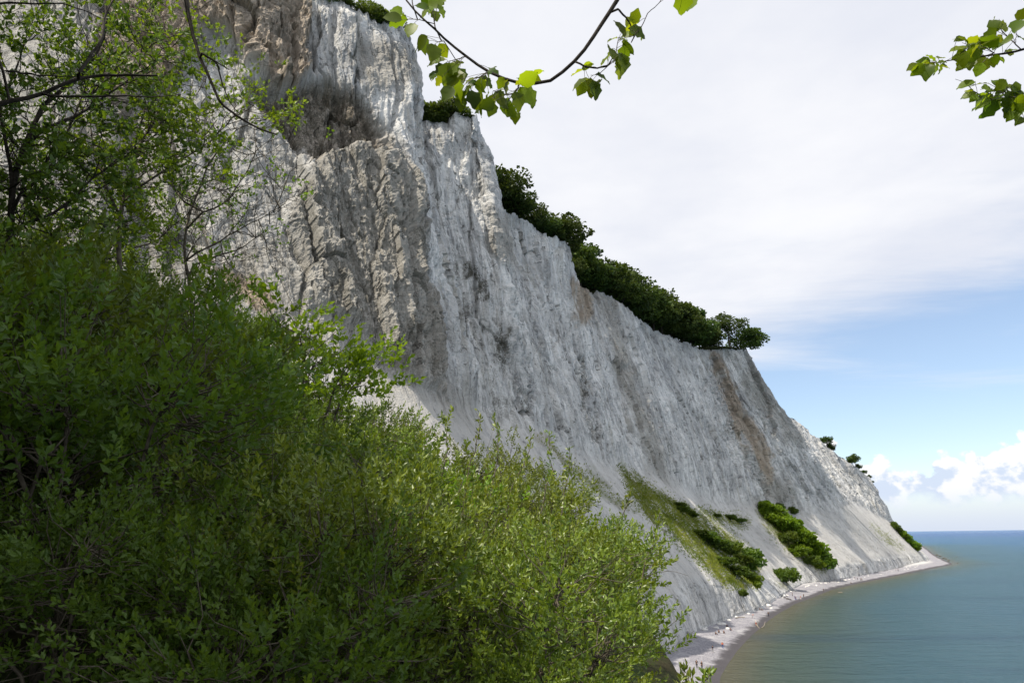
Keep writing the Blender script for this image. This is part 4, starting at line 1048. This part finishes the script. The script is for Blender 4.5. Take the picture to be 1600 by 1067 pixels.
def beech_branch(limbs, D, lf, base_h, sheet_fn, leaf_m):
    start = tp[np.argmin(np.abs(tp[:, 2] - 26.6 - base_h))]
    paths, allp = [], []
    for i, (pts, r_a, r_b) in enumerate(limbs):
        p = refine(px_path([sheet_fn(*q) for q in pts], D, D + 0.12), 22, rs, 0.0012)
        if i == 0:
            p = np.concatenate([refine(np.array([start, (start + p[0]) / 2 + np.array([0, 0, 0.15]), p[0]]), 12, rs, 0.01)[:-1], p])
            rad = np.concatenate([np.linspace(0.035, r_a, 11), np.linspace(r_a, r_b, 22)])
        else:
            near = np.concatenate(allp); k = np.argmin(np.linalg.norm(near - p[0], axis=1))
            if np.linalg.norm(near[k] - p[0]) < 0.12: p[0] = near[k]
            else: p = np.concatenate([[near[-1]], p])
            rad = np.linspace(r_a, r_b, len(p))
        paths.append((p - BT, rad)); allp.append(p)
    V, Fq = tubes(paths, 6)
    br = link('branch', mesh_np('branch', V, Fq, BARKD, True), beech)
    wood = np.concatenate(allp)
    pet = []
    lf = [(a, b, c_, d_) for a, b, c_, d_ in lf] + [(a + rs.uniform(-30, 30), b + rs.uniform(-30, 30), c_ + rs.uniform(-60, 60), d_ * 0.85) for a, b, c_, d_ in lf if rs.rand() < 0.6]
    for zx, zy, ang, ln in lf:
        px, py = sheet_fn(zx, zy); c = atD(px, py, D + rs.uniform(-0.05, 0.15))
        a = math.radians(ang)
        d = vR * math.cos(a) + vU * math.sin(a) + vF * rs.uniform(-0.5, 0.5); d /= np.linalg.norm(d)
        L = leaf_m * ln * rs.uniform(0.9, 1.12)
        nrm = -vF * rs.uniform(0.2, 1.0) + np.array([0, 0, 1]) * rs.uniform(0.3, 1.0) + rs.randn(3) * 0.35
        x = np.cross(d, nrm); x /= np.linalg.norm(x); z = np.cross(x, d)
        st = c - d * L * 0.5
        mm = Matrix.Identity(4)
        for i in range(3): mm[i][0], mm[i][1], mm[i][2], mm[i][3] = x[i] * L * 1.12, d[i] * L, z[i] * L, (st - BT)[i]
        o = link('leaf', BL[rs.randint(8)], br); o.matrix_local = mm
        k = np.argmin(np.linalg.norm(wood - st, axis=1)); pet.append((bez(wood[k], st, (0, 0, 0.004), 4, rs, 0.01) - BT, np.full(4, 0.0011)))
    V, Fq = tubes(pet, 3); tag(link('petioles', mesh_np('petioles', V, Fq, BARK, True), br), kind='stuff')
LF = [(120, 62, 150, 1), (130, 105, 195, 1.2), (195, 145, 250, 1), (245, 210, 215, 1), (262, 225, 260, .9), (305, 255, 265, 1), (352, 250, 300, .9), (318, 300, 190, 1), (335, 345, 225, .9), (300, 365, 240, .7),
      (420, 315, 20, .9), (375, 370, 265, 1.3), (410, 390, 250, 1.3), (440, 360, 300, 1), (330, 400, 235, .7), (375, 455, 240, 1), (435, 455, 265, 1.2), (470, 440, 250, 1.2), (495, 455, 290, 1.1), (440, 505, 265, .8),
      (580, 385, 300, 1), (540, 420, 265, .9), (605, 350, 330, .9), (590, 345, 60, .6), (660, 425, 245, .9), (525, 500, 260, 1.2), (555, 510, 250, 1.2), (540, 530, 240, .9), (590, 500, 265, 1.1), (590, 535, 250, .9), (640, 490, 280, 1), (660, 520, 300, 1.1), (680, 545, 310, .8), (625, 470, 260, .8), (720, 495, 290, 1),
      (765, 470, 310, 1.3), (785, 490, 295, 1), (770, 385, 20, 1.2), (795, 380, 350, 1), (740, 395, 150, .6), (520, 410, 130, .7), (480, 395, 200, .6),
      (270, 15, 140, 1), (320, 5, 30, 1.1), (265, 60, 240, .8), (345, 55, 300, .8), (300, 30, 230, .9),
      (1030, 345, 190, 1.2), (1060, 325, 30, .8), (1025, 400, 200, 1.1), (1030, 435, 240, .9), (1080, 425, 275, 1.2), (1100, 440, 290, 1), (1140, 380, 350, 1), (1215, 350, 280, .9), (1240, 300, 285, 1.1), (1145, 295, 225, .8), (1185, 250, 80, 1.1), (1165, 265, 230, .7), (1260, 240, 300, 1), (1180, 192, 200, .6), (1235, 190, 20, .5), (1225, 140, 120, 1.2), (1265, 110, 60, .9), (1305, 155, 340, 1), (1270, 155, 200, 1), (1320, 165, 300, .7), (1245, 215, 290, .6), (1530, 10, 280, 1.3), (1200, 285, 260, .6)]
beech_branch([([(1240, -60), (1205, 10), (1150, 90), (1080, 200), (1010, 295), (925, 360), (888, 408), (800, 408), (720, 412), (630, 380), (570, 355), (480, 285), (365, 200), (310, 140), (240, 90), (170, 0), (140, -40)], 0.0105, 0.0035),
              ([(1205, 40), (1240, 80), (1265, 110), (1290, 175), (1275, 210)], 0.0055, 0.002), ([(1292, 178), (1330, 125), (1355, 65), (1400, 30), (1430, -10)], 0.0022, 0.0018),
              ([(1010, 302), (1050, 332), (1110, 335), (1160, 325), (1200, 260), (1212, 190)], 0.0045, 0.0015), ([(1160, 325), (1120, 362), (1075, 372)], 0.002, 0.001),
              ([(725, 425), (700, 460), (640, 465), (600, 445)], 0.004, 0.0018), ([(565, 357), (530, 380), (475, 395)], 0.0035, 0.0015), ([(465, 277), (420, 292), (375, 303)], 0.003, 0.001), ([(360, 202), (315, 207)], 0.002, 0.001), ([(314, 140), (305, 80), (300, 35)], 0.003, 0.0015), ([(242, 98), (190, 95)], 0.002, 0.001), ([(205, 40), (198, -20)], 0.003, 0.002)],
             2.55, LF, 4.6, Zm, 0.082)
LR = [(470, 370, 190, 1.1), (500, 295, 150, 1), (520, 300, 330, .9), (580, 300, 160, 1), (600, 340, 200, 1.2), (690, 260, 200, 1.5), (700, 300, 190, 1.4), (745, 190, 110, 1.1), (820, 200, 30, 1.1), (775, 310, 240, 1), (845, 305, 250, .9), (495, 430, 200, 1.2), (580, 420, 220, 1.2), (510, 500, 240, 1), (560, 480, 250, 1.1), (650, 490, 260, 1.6), (630, 530, 250, .9), (735, 470, 280, .8), (790, 435, 345, 1.1), (870, 380, 20, .8), (920, 190, 230, 1.3), (950, 170, 40, 1), (950, 110, 60, .9), (960, 290, 0, .8), (620, 395, 210, 1), (680, 340, 220, 1), (590, 385, 230, .9),
      (270, 440, 130, .8), (215, 470, 170, 1), (130, 508, 200, .8), (170, 530, 225, .9), (235, 540, 250, 1.2), (310, 515, 280, .8), (350, 505, 350, .9), (340, 435, 30, .8), (350, 468, 10, .6), (210, 495, 200, .7)]
beech_branch([([(1080, 340), (970, 375), (900, 392), (830, 408), (740, 415), (700, 425), (560, 440), (430, 458), (300, 480), (170, 492)], 0.006, 0.0012), ([(750, 408), (690, 370), (620, 355), (500, 330)], 0.002, 0.001), ([(945, 375), (870, 305), (800, 240), (780, 150)], 0.0025, 0.001), ([(905, 335), (915, 255)], 0.0015, 0.001)],
             2.45, LR, 3.8, Zr, 0.064)
LR2 = [(530, 638, 190, 1.1), (630, 632, 170, 1), (775, 630, 110, 1), (550, 685, 170, .6), (550, 720, 190, 1), (590, 745, 215, .7), (660, 730, 200, 1), (690, 670, 175, .9), (640, 780, 195, 1.6), (715, 830, 240, 1.4), (840, 790, 270, 1.1), (800, 670, 240, 1), (830, 660, 330, .9), (860, 840, 230, 1), (920, 850, 260, .9), (930, 885, 225, 1), (880, 690, 200, 1), (930, 680, 20, 1), (910, 750, 200, 1.1), (940, 740, 330, 1), (790, 730, 200, 1), (860, 740, 280, 1), (700, 700, 190, .9), (760, 760, 220, .9), (890, 650, 40, .8), (900, 800, 240, .9), (950, 800, 280, 1)]
beech_branch([([(1080, 790), (960, 770), (860, 745), (770, 770), (700, 745), (600, 705), (520, 625), (450, 603)], 0.004, 0.0008), ([(850, 745), (820, 690), (780, 640)], 0.0018, 0.001), ([(960, 775), (900, 830), (870, 890)], 0.002, 0.001)],
             2.5, LR2, 3.4, Zr, 0.064)
tag(beech, 'beech bough with backlit yellow-green leaves hanging across the sky', 'tree')
#PART3
# ------------------------------------------------------------------ rocks, driftwood, boat
WHITE_ROCK = mat_plain('chalk_block', (0.66, 0.65, 0.62), 0.9, 2.0, 0.2)
DARK_ROCK = mat_plain('flint_boulder', (0.10, 0.095, 0.09), 0.7, 3.0, 0.4)
DRIFT = mat_plain('driftwood', (0.30, 0.26, 0.21), 0.85, 9.0, 0.3)
def rock_mesh(seed, mat):
    rs = np.random.RandomState(seed)
    n1_, n2_ = 9, 14
    th = np.linspace(0, math.pi, n1_); ph = np.arange(n2_) * 2 * math.pi / n2_
    V = []
    cuts = [(lambda d: d / np.linalg.norm(d))(rs.randn(3)) for _ in range(9)]; off_ = rs.uniform(0.55, 0.9, 9)
    for t in th:
        for p in ph:
            d = np.array([math.sin(t) * math.cos(p), math.sin(t) * math.sin(p), math.cos(t)]); r = 1.0
            for c_, o_ in zip(cuts, off_):
                k = d @ c_
                if k > 0: r = min(r, o_ / k)
            V.append(d * r * np.array([1.0, 0.8, 0.6]))
    V = np.array(V); V[:, 2] += 0.15
    i = np.arange(n1_ - 1)[:, None] * n2_; j = np.arange(n2_)[None]; j2 = (j + 1) % n2_
    return mesh_np('rock', V, np.stack([i + j, i + n2_ + j, i + n2_ + j2, i + j2], -1).reshape(-1, 4), mat, False)
RW = [rock_mesh(k, WHITE_ROCK) for k in range(4)]; RD = [rock_mesh(20 + k, DARK_ROCK) for k in range(3)]
def beach_at(px, py):
    h = hit_px(BEACH_T, px, py)
    return h if h else Vector(atZ(px, py, 0.3))
rsr = np.random.RandomState(8)
for px, py, sz, lb in [(1128, 976, 1.6, 'large white chalk block beside the seated group under the wall'), (1120, 981, 1.2, 'white chalk block just in front of the nearest chalk wall'), (1137, 982, 1.0, 'flat white chalk block next to the seated people on the near beach'),
                       (1198, 947, 2.0, 'big bright white chalk boulder at the foot of the cliff on the bend'), (1205, 950, 1.0, 'small white chalk lump beside the big white boulder')]:
    o = link('chalk_block', RW[rsr.randint(4)]); o.location = beach_at(px, py); o.scale = (sz, sz * 0.9, sz * 0.7); o.rotation_euler = (0, 0, rsr.rand() * 6); tag(o, lb, 'rock')
for i in range(70):
    px = rsr.uniform(1090, 1440); py = np.interp(px, [1090, 1132, 1155, 1195, 1215, 1255, 1290, 1390, 1440], [985, 967, 959, 948, 934, 914, 909, 890, 881]) + rsr.uniform(0, 3.5) ** 1.2
    o = link('chalk_block', RW[rsr.randint(4)]); o.location = beach_at(px, py); sz = rsr.uniform(0.35, 1.1); o.scale = (sz, sz, sz * 0.7); o.rotation_euler = (0, 0, rsr.rand() * 6)
    tag(o, 'small fallen chalk lump along the foot of the cliff', 'rock', 'fallen chalk lumps')
for i, (px, py, sz) in enumerate([(1226, 934, 0.9), (1231, 936, 1.0), (1235, 937, 0.8), (1222, 931, 0.7), (1229, 931.5, 0.6)]):
    o = link('boulder', RD[i % 3]); o.location = beach_at(px, py); o.scale = (sz,) * 3; o.rotation_euler = (0, 0, i); tag(o, 'dark boulder in the pile left of the standing beach walkers', 'rock', 'dark boulder pile')
for i in range(12):
    px, py = [(1469, 869), (1474, 872), (1478, 873), (1464, 867), (1482, 876), (1458, 866), (1466, 872), (1495, 870), (1496, 880), (1471, 876), (1461, 863), (1453, 863)][i]
    b = atZ(px, py, 0.0); o = link('boulder', RD[i % 3]); o.location = (b[0], b[1], 0.25); sz = 1.6 if i < 7 else 1.0; o.scale = (sz * 1.4, sz, sz * 0.8); o.rotation_euler = (0, 0, i)
    tag(o, 'dark boulder in the shallows off the tip of the far point', 'rock', 'boulders off the far point')
def log_obj(name, paths, label, cat='driftwood'):
    base = Vector(paths[0][0][0]); V, Fq = tubes([(np.array(p) - np.array(base), r) for p, r in paths], 6)
    o = link(name, mesh_np(name, V, Fq, DRIFT, True)); o.location = base; return tag(o, label, cat)
def bp(px, py, dz=0.12): h = beach_at(px, py); return np.array([h.x, h.y, h.z + dz])
log_obj('driftwood_log', [(refine(np.array([bp(1181, 974), bp(1184, 979), bp(1187, 982)]), 8, rsr, .05), np.linspace(.18, .1, 8)), (refine(np.array([bp(1184, 978), bp(1185, 974, 0.9)]), 4, rsr, .03), np.linspace(.1, .05, 4))], 'pale driftwood trunk lying at the water line beside the red-shorted person')
log_obj('driftwood_log', [(refine(np.array([bp(1190, 981), bp(1194, 979, .3), bp(1196, 975, .9)]), 8, rsr, .05), np.linspace(.15, .06, 8))], 'pale forked driftwood branch standing up out of the waterline')
log_obj('driftwood_log', [(refine(np.array([bp(1150, 966), bp(1157, 964), bp(1164, 965)]), 8, rsr, .05), np.linspace(.22, .12, 8))], 'dark driftwood trunk lying under the chalk wall left of the bend')
log_obj('driftwood_log', [(refine(np.array([atZ(1309, 925.5, 0.1), atZ(1314, 925, 0.15), atZ(1317, 926, 0.05)]), 6, rsr, .05), np.linspace(.2, .12, 6))], 'dark log floating in the shallows off the bend of the beach')
# small motor boat beyond the point
bw = mat_plain('boat_white', (0.8, 0.8, 0.8), 0.4, 1.0, 0.03); bg_ = mat_plain('boat_glass', (0.03, 0.04, 0.05), 0.15, 1.0, 0.1)
b0 = atZ(1437, 849.5, 0.0); boat = empty('motor_boat', b0)
secs = [(-3.2, 1.0, 0.9), (-1.5, 1.2, 0.95), (0.5, 1.15, 1.0), (2.2, 0.75, 1.15), (3.4, 0.05, 1.35)]
V = []; 
for x_, hw, hh in secs: V += [(x_, -hw, hh), (x_, -hw * 0.75, 0.0), (x_, 0, -0.35), (x_, hw * 0.75, 0.0), (x_, hw, hh)]
Fq = [(i * 5 + j, i * 5 + j + 1, i * 5 + j + 6, i * 5 + j + 5) for i in range(4) for j in range(4)] + [(i * 5, i * 5 + 5, i * 5 + 9, i * 5 + 4) for i in range(4)] + [(0, 4, 3, 1)]
link('hull', mesh_np('hull', np.array(V), np.array(Fq), bw), boat)
V = np.array([(-1, -.8, .9), (1.2, -.7, .9), (1.2, .7, .9), (-1, .8, .9), (-.9, -.65, 2.0), (.5, -.6, 2.0), (.5, .6, 2.0), (-.9, .65, 2.0)], float)
link('cabin', mesh_np('cabin', V, np.array([(0, 1, 5, 4), (1, 2, 6, 5), (2, 3, 7, 6), (3, 0, 4, 7), (4, 5, 6, 7)]), bw), boat)
V = np.array([(1.22, -.55, 1.15), (1.22, .55, 1.15), (.72, .5, 1.85), (.72, -.5, 1.85)], float); link('windscreen', mesh_np('windscreen', V, np.array([(0, 1, 2, 3)]), bg_), boat)
boat.rotation_euler = (0, 0, 0.2); boat.scale = (1.5,) * 3; tag(boat, 'small white motor boat on the sea beyond the far point', 'boat')

# ------------------------------------------------------------------ people on the beach
def body_mesh(pose):
    J = {'pelvis': (0, 0, .95), 'waist': (0, 0, 1.10), 'chest': (0, 0.01, 1.32), 'neck': (0, 0, 1.50), 'head': (0, -.02, 1.60), 'crown': (0, -.01, 1.70)}
    for sx, nm in ((-1, 'l'), (1, 'r')):
        st = 0.16 if pose == 'walk' else 0.02
        J.update({nm + 'hip': (sx * .10, 0, .90), nm + 'knee': (sx * .11, -sx * st - .03, .50), nm + 'ankle': (sx * .11, -sx * st * 1.6 + .03, .08), nm + 'toe': (sx * .12, -sx * st * 1.6 - .14, .03),
                  nm + 'sho': (sx * .19, 0, 1.43), nm + 'elb': (sx * .25, sx * st * .8 + .03, 1.14), nm + 'wri': (sx * .25, sx * st * 1.2 - .08, .90), nm + 'hand': (sx * .24, sx * st * 1.3 - .12, .81)})
        if pose == 'sit':
            J.update({nm + 'hip': (sx * .10, -.04, .12), nm + 'knee': (sx * .14, -.42, .44), nm + 'ankle': (sx * .13, -.62, .07), nm + 'toe': (sx * .14, -.78, .04),
                      nm + 'sho': (sx * .19, -.06, .63), nm + 'elb': (sx * .25, -.20, .40), nm + 'wri': (sx * .17, -.38, .44), nm + 'hand': (sx * .14, -.46, .44)})
    if pose == 'sit': J.update({'pelvis': (0, 0, .14), 'waist': (0, .01, .30), 'chest': (0, -.04, .52), 'neck': (0, -.08, .70), 'head': (0, -.12, .80), 'crown': (0, -.12, .90)})
    if pose == 'bend':
        J.update({'waist': (0, -.08, 1.06), 'chest': (0, -.28, 1.18), 'neck': (0, -.44, 1.24), 'head': (0, -.53, 1.26), 'crown': (0, -.62, 1.28)})
        for sx, nm in ((-1, 'l'), (1, 'r')): J.update({nm + 'sho': (sx * .18, -.36, 1.2), nm + 'elb': (sx * .22, -.42, .92), nm + 'wri': (sx * .2, -.5, .70), nm + 'hand': (sx * .19, -.52, .62)})
    E_ = [('pelvis', 'waist'), ('waist', 'chest'), ('chest', 'neck'), ('neck', 'head'), ('head', 'crown')]
    for nm in 'lr': E_ += [('pelvis', nm + 'hip'), (nm + 'hip', nm + 'knee'), (nm + 'knee', nm + 'ankle'), (nm + 'ankle', nm + 'toe'), ('chest', nm + 'sho'), (nm + 'sho', nm + 'elb'), (nm + 'elb', nm + 'wri'), (nm + 'wri', nm + 'hand')]
    rad_ = dict(pelvis=(.15, .11), waist=(.13, .095), chest=(.16, .115), neck=(.055, .055), head=(.085, .10), crown=(.07, .085))
    for nm in 'lr': rad_.update({nm + 'hip': (.095, .095), nm + 'knee': (.058, .058), nm + 'ankle': (.042, .042), nm + 'toe': (.035, .03), nm + 'sho': (.062, .062), nm + 'elb': (.042, .042), nm + 'wri': (.030, .030), nm + 'hand': (.034, .022)})
    names = list(J); me = bpy.data.meshes.new('body'); me.from_pydata([J[q] for q in names], [(names.index(a), names.index(b)) for a, b in E_], [])
    o = link('body_tmp', me); o.modifiers.new('skin', 'SKIN'); sub_ = o.modifiers.new('sub', 'SUBSURF'); sub_.levels = 1; sub_.render_levels = 1
    for i, q in enumerate(names):
        me.skin_vertices[0].data[i].radius = rad_[q]; me.skin_vertices[0].data[i].use_root = (q == 'pelvis')
    dg = bpy.context.evaluated_depsgraph_get(); ev = o.evaluated_get(dg); m2 = bpy.data.meshes.new_from_object(ev)
    bpy.data.objects.remove(o)
    V = np.array([v.co[:] for v in m2.vertices]); Nn = np.array([v.normal[:] for v in m2.vertices])
    segn = []
    for a, b in E_:
        A, B = np.array(J[a]), np.array(J[b]); ex = B - A
        t = np.clip(((V - A) @ ex) / (ex @ ex), 0, 1); segn.append(np.linalg.norm(V - A - t[:, None] * ex, axis=1))
    seg = np.argmin(np.array(segn), 0)
    def part(nm): return np.array([i for i, e in enumerate(E_) if e in nm])
    tops = part([('waist', 'chest'), ('chest', 'lsho'), ('chest', 'rsho'), ('lsho', 'lelb'), ('rsho', 'relb'), ('pelvis', 'waist')])
    legs = part([('pelvis', 'lhip'), ('pelvis', 'rhip'), ('lhip', 'lknee'), ('rhip', 'rknee'), ('lknee', 'lankle'), ('rknee', 'rankle'), ('pelvis', 'waist')])
    thigh = part([('pelvis', 'lhip'), ('pelvis', 'rhip'), ('lhip', 'lknee'), ('rhip', 'rknee')])
    hd = np.array(J['head']); back = (V - hd) @ np.array([0, .8, .6])
    hairm = np.isin(seg, part([('head', 'crown'), ('neck', 'head')])) & (back > -0.01)
    polys = [list(p.vertices) for p in m2.polygons]
    def shell(mask, off, nm):
        fs = [p for p in polys if all(mask[i] for i in p)]; us = sorted({i for p in fs for i in p}); mp = {k: i for i, k in enumerate(us)}
        q = bpy.data.meshes.new(nm); q.from_pydata((V[us] + Nn[us] * off).tolist(), [], [[mp[i] for i in p] for p in fs]); q.materials.append(None)
        for p in q.polygons: p.use_smooth = True
        return q
    m2.materials.clear(); m2.materials.append(None); m2.name = 'body'
    return dict(body=m2, shirt=shell(np.isin(seg, tops), .018, 'shirt'), trousers=shell(np.isin(seg, legs), .014, 'trousers'), shorts=shell(np.isin(seg, thigh), .018, 'shorts'), hair=shell(hairm, .016, 'hair'))
POSE = {p: body_mesh(p) for p in ('stand', 'walk', 'sit', 'bend')}
CM = {k: mat_plain('cloth_' + k, c_, 0.85, 4.0, 0.12) for k, c_ in dict(black=(.012, .012, .015), navy=(.02, .025, .05), grey=(.25, .25, .25), white=(.75, .75, .73), red=(.45, .06, .03), orange=(.60, .12, .03), tan=(.40, .28, .18), pink=(.6, .28, .25), blue=(.06, .10, .25), olive=(.10, .10, .05)).items()}
SKINM = mat_plain('skin', (.50, .30, .21), 0.6, 6.0, 0.08); HAIRM = {'dark': mat_plain('dark_hair', (.03, .02, .012), 0.7), 'fair': mat_plain('fair_hair', (.35, .24, .12), 0.7), 'white': CM['white']}
PEOPLE = [  # px, py of the feet, pose, top, legs, hair, turn, label
    (1089, 1043, 'stand', 'black', 'black', 'dark', 2.6, 'person in black half hidden by the thicket tip, nearest on the beach'),
    (1097, 1045, 'stand', 'black', 'black', 'dark', 0.4, 'person in black standing right of the thicket tip on the near beach'),
    (1114, 1019, 'walk', 'navy', 'grey', 'dark', 3.3, 'person in dark top and pale grey trousers walking on the shaded beach'),
    (1129.5, 1013, 'walk', 'orange', 'blue', 'dark', 3.0, 'person in orange-red jacket walking on the shaded near beach'),
    (1115.5, 972, 'stand', 'black', 'navy', 'dark', 1.0, 'person in dark clothes standing among the white blocks under the wall'),
    (1135.5, 979, 'sit', 'black', 'navy', 'dark', 0.6, 'person in black sitting on the white blocks, right of the standing one'),
    (1123, 988, 'sit', 'black', 'black', 'dark', 0.2, 'person in black seated in the middle of the group under the wall'),
    (1118, 991, 'sit', 'black', 'navy', 'dark', 0.9, 'person in black seated leftmost and nearest in the group under the wall'),
    (1131, 989, 'sit', 'navy', 'black', 'dark', 0.0, 'person in dark clothes seated at the front right of the group'),
    (1141, 984.5, 'sit', 'grey', 'navy', 'dark', 0.5, 'person in grey seated at the right end of the group'),
    (1181.5, 977, 'stand', 'white', 'red', 'white', 2.0, 'person in white top and red shorts by the driftwood at the water line'),
    (1175.5, 965, 'bend', 'pink', 'grey', 'fair', 1.2, 'pale-clothed person bending down behind the one in red shorts'),
    (1201, 963, 'stand', 'black', 'navy', 'dark', 2.2, 'lone person in dark clothes standing near the water before the white boulder'),
    (1186.5, 952.5, 'sit', 'black', 'black', 'dark', 0.4, 'person in black sitting left of the big white boulder'),
    (1190, 953.5, 'sit', 'navy', 'black', 'dark', 0.8, 'person in navy sitting close left of the big white boulder'),
    (1242.5, 936.5, 'stand', 'blue', 'blue', 'dark', 2.8, 'person in blue standing right of the dark boulder pile'),
    (1244, 938, 'stand', 'navy', 'blue', 'dark', 0.3, 'person in navy top standing close beside the one in blue'),
    (1251.5, 936.5, 'walk', 'red', 'white', 'fair', 1.6, 'person in red top and white shorts walking past the bend'),
    (1256, 933.5, 'stand', 'black', 'black', 'dark', 2.0, 'person all in black right of the walker in white shorts'),
    (1238.5, 931, 'stand', 'olive', 'black', 'dark', 1.0, 'person in olive standing behind the dark boulder pile'),
    (1287, 924, 'walk', 'navy', 'black', 'dark', 1.5, 'person in dark clothes walking alone at the water line mid beach'),
    (1259, 907.5, 'sit', 'tan', 'tan', 'dark', 0.0, 'person in tan sitting at the foot of the pale scree'),
    (1313.5, 908.5, 'stand', 'navy', 'grey', 'dark', 1.0, 'person in navy and grey near the cliff foot on the far beach'),
    (1329.5, 911, 'sit', 'black', 'black', 'dark', 0.2, 'person in black sitting on the far beach near the water'),
    (1336, 904.5, 'stand', 'grey', 'black', 'dark', 1.4, 'person in grey top, leftmost of four standing on the far beach'),
    (1340, 906, 'walk', 'black', 'navy', 'dark', 1.4, 'person in black, second of four standing on the far beach'),
    (1345, 907, 'walk', 'navy', 'black', 'dark', 1.4, 'person in navy, third of four standing on the far beach'),
    (1347, 907, 'stand', 'black', 'black', 'dark', 1.8, 'person in black, rightmost of four standing on the far beach'),
    (1400, 892, 'stand', 'black', 'black', 'dark', 1.2, 'person in black, left of the last pair before the point'),
    (1403.5, 892, 'stand', 'navy', 'black', 'dark', 2.4, 'person in navy, right of the last pair before the point')]
for px, py, pose, tp_, lg, hr, rz, lb in PEOPLE:
    ms = POSE[pose]; g = beach_at(px, py); root = empty('person', g); root.rotation_euler = (0, 0, rz)
    short = lg in ('red', 'white')
    for nm, mt in (('body', SKINM), ('shirt', CM[tp_]), ('shorts' if short else 'trousers', CM[lg]), ('hair', HAIRM[hr])):
        o = link(nm, ms[nm], root); o.material_slots[0].link = 'OBJECT'; o.material_slots[0].material = mt
    tag(root, lb, 'person', 'people on the beach')
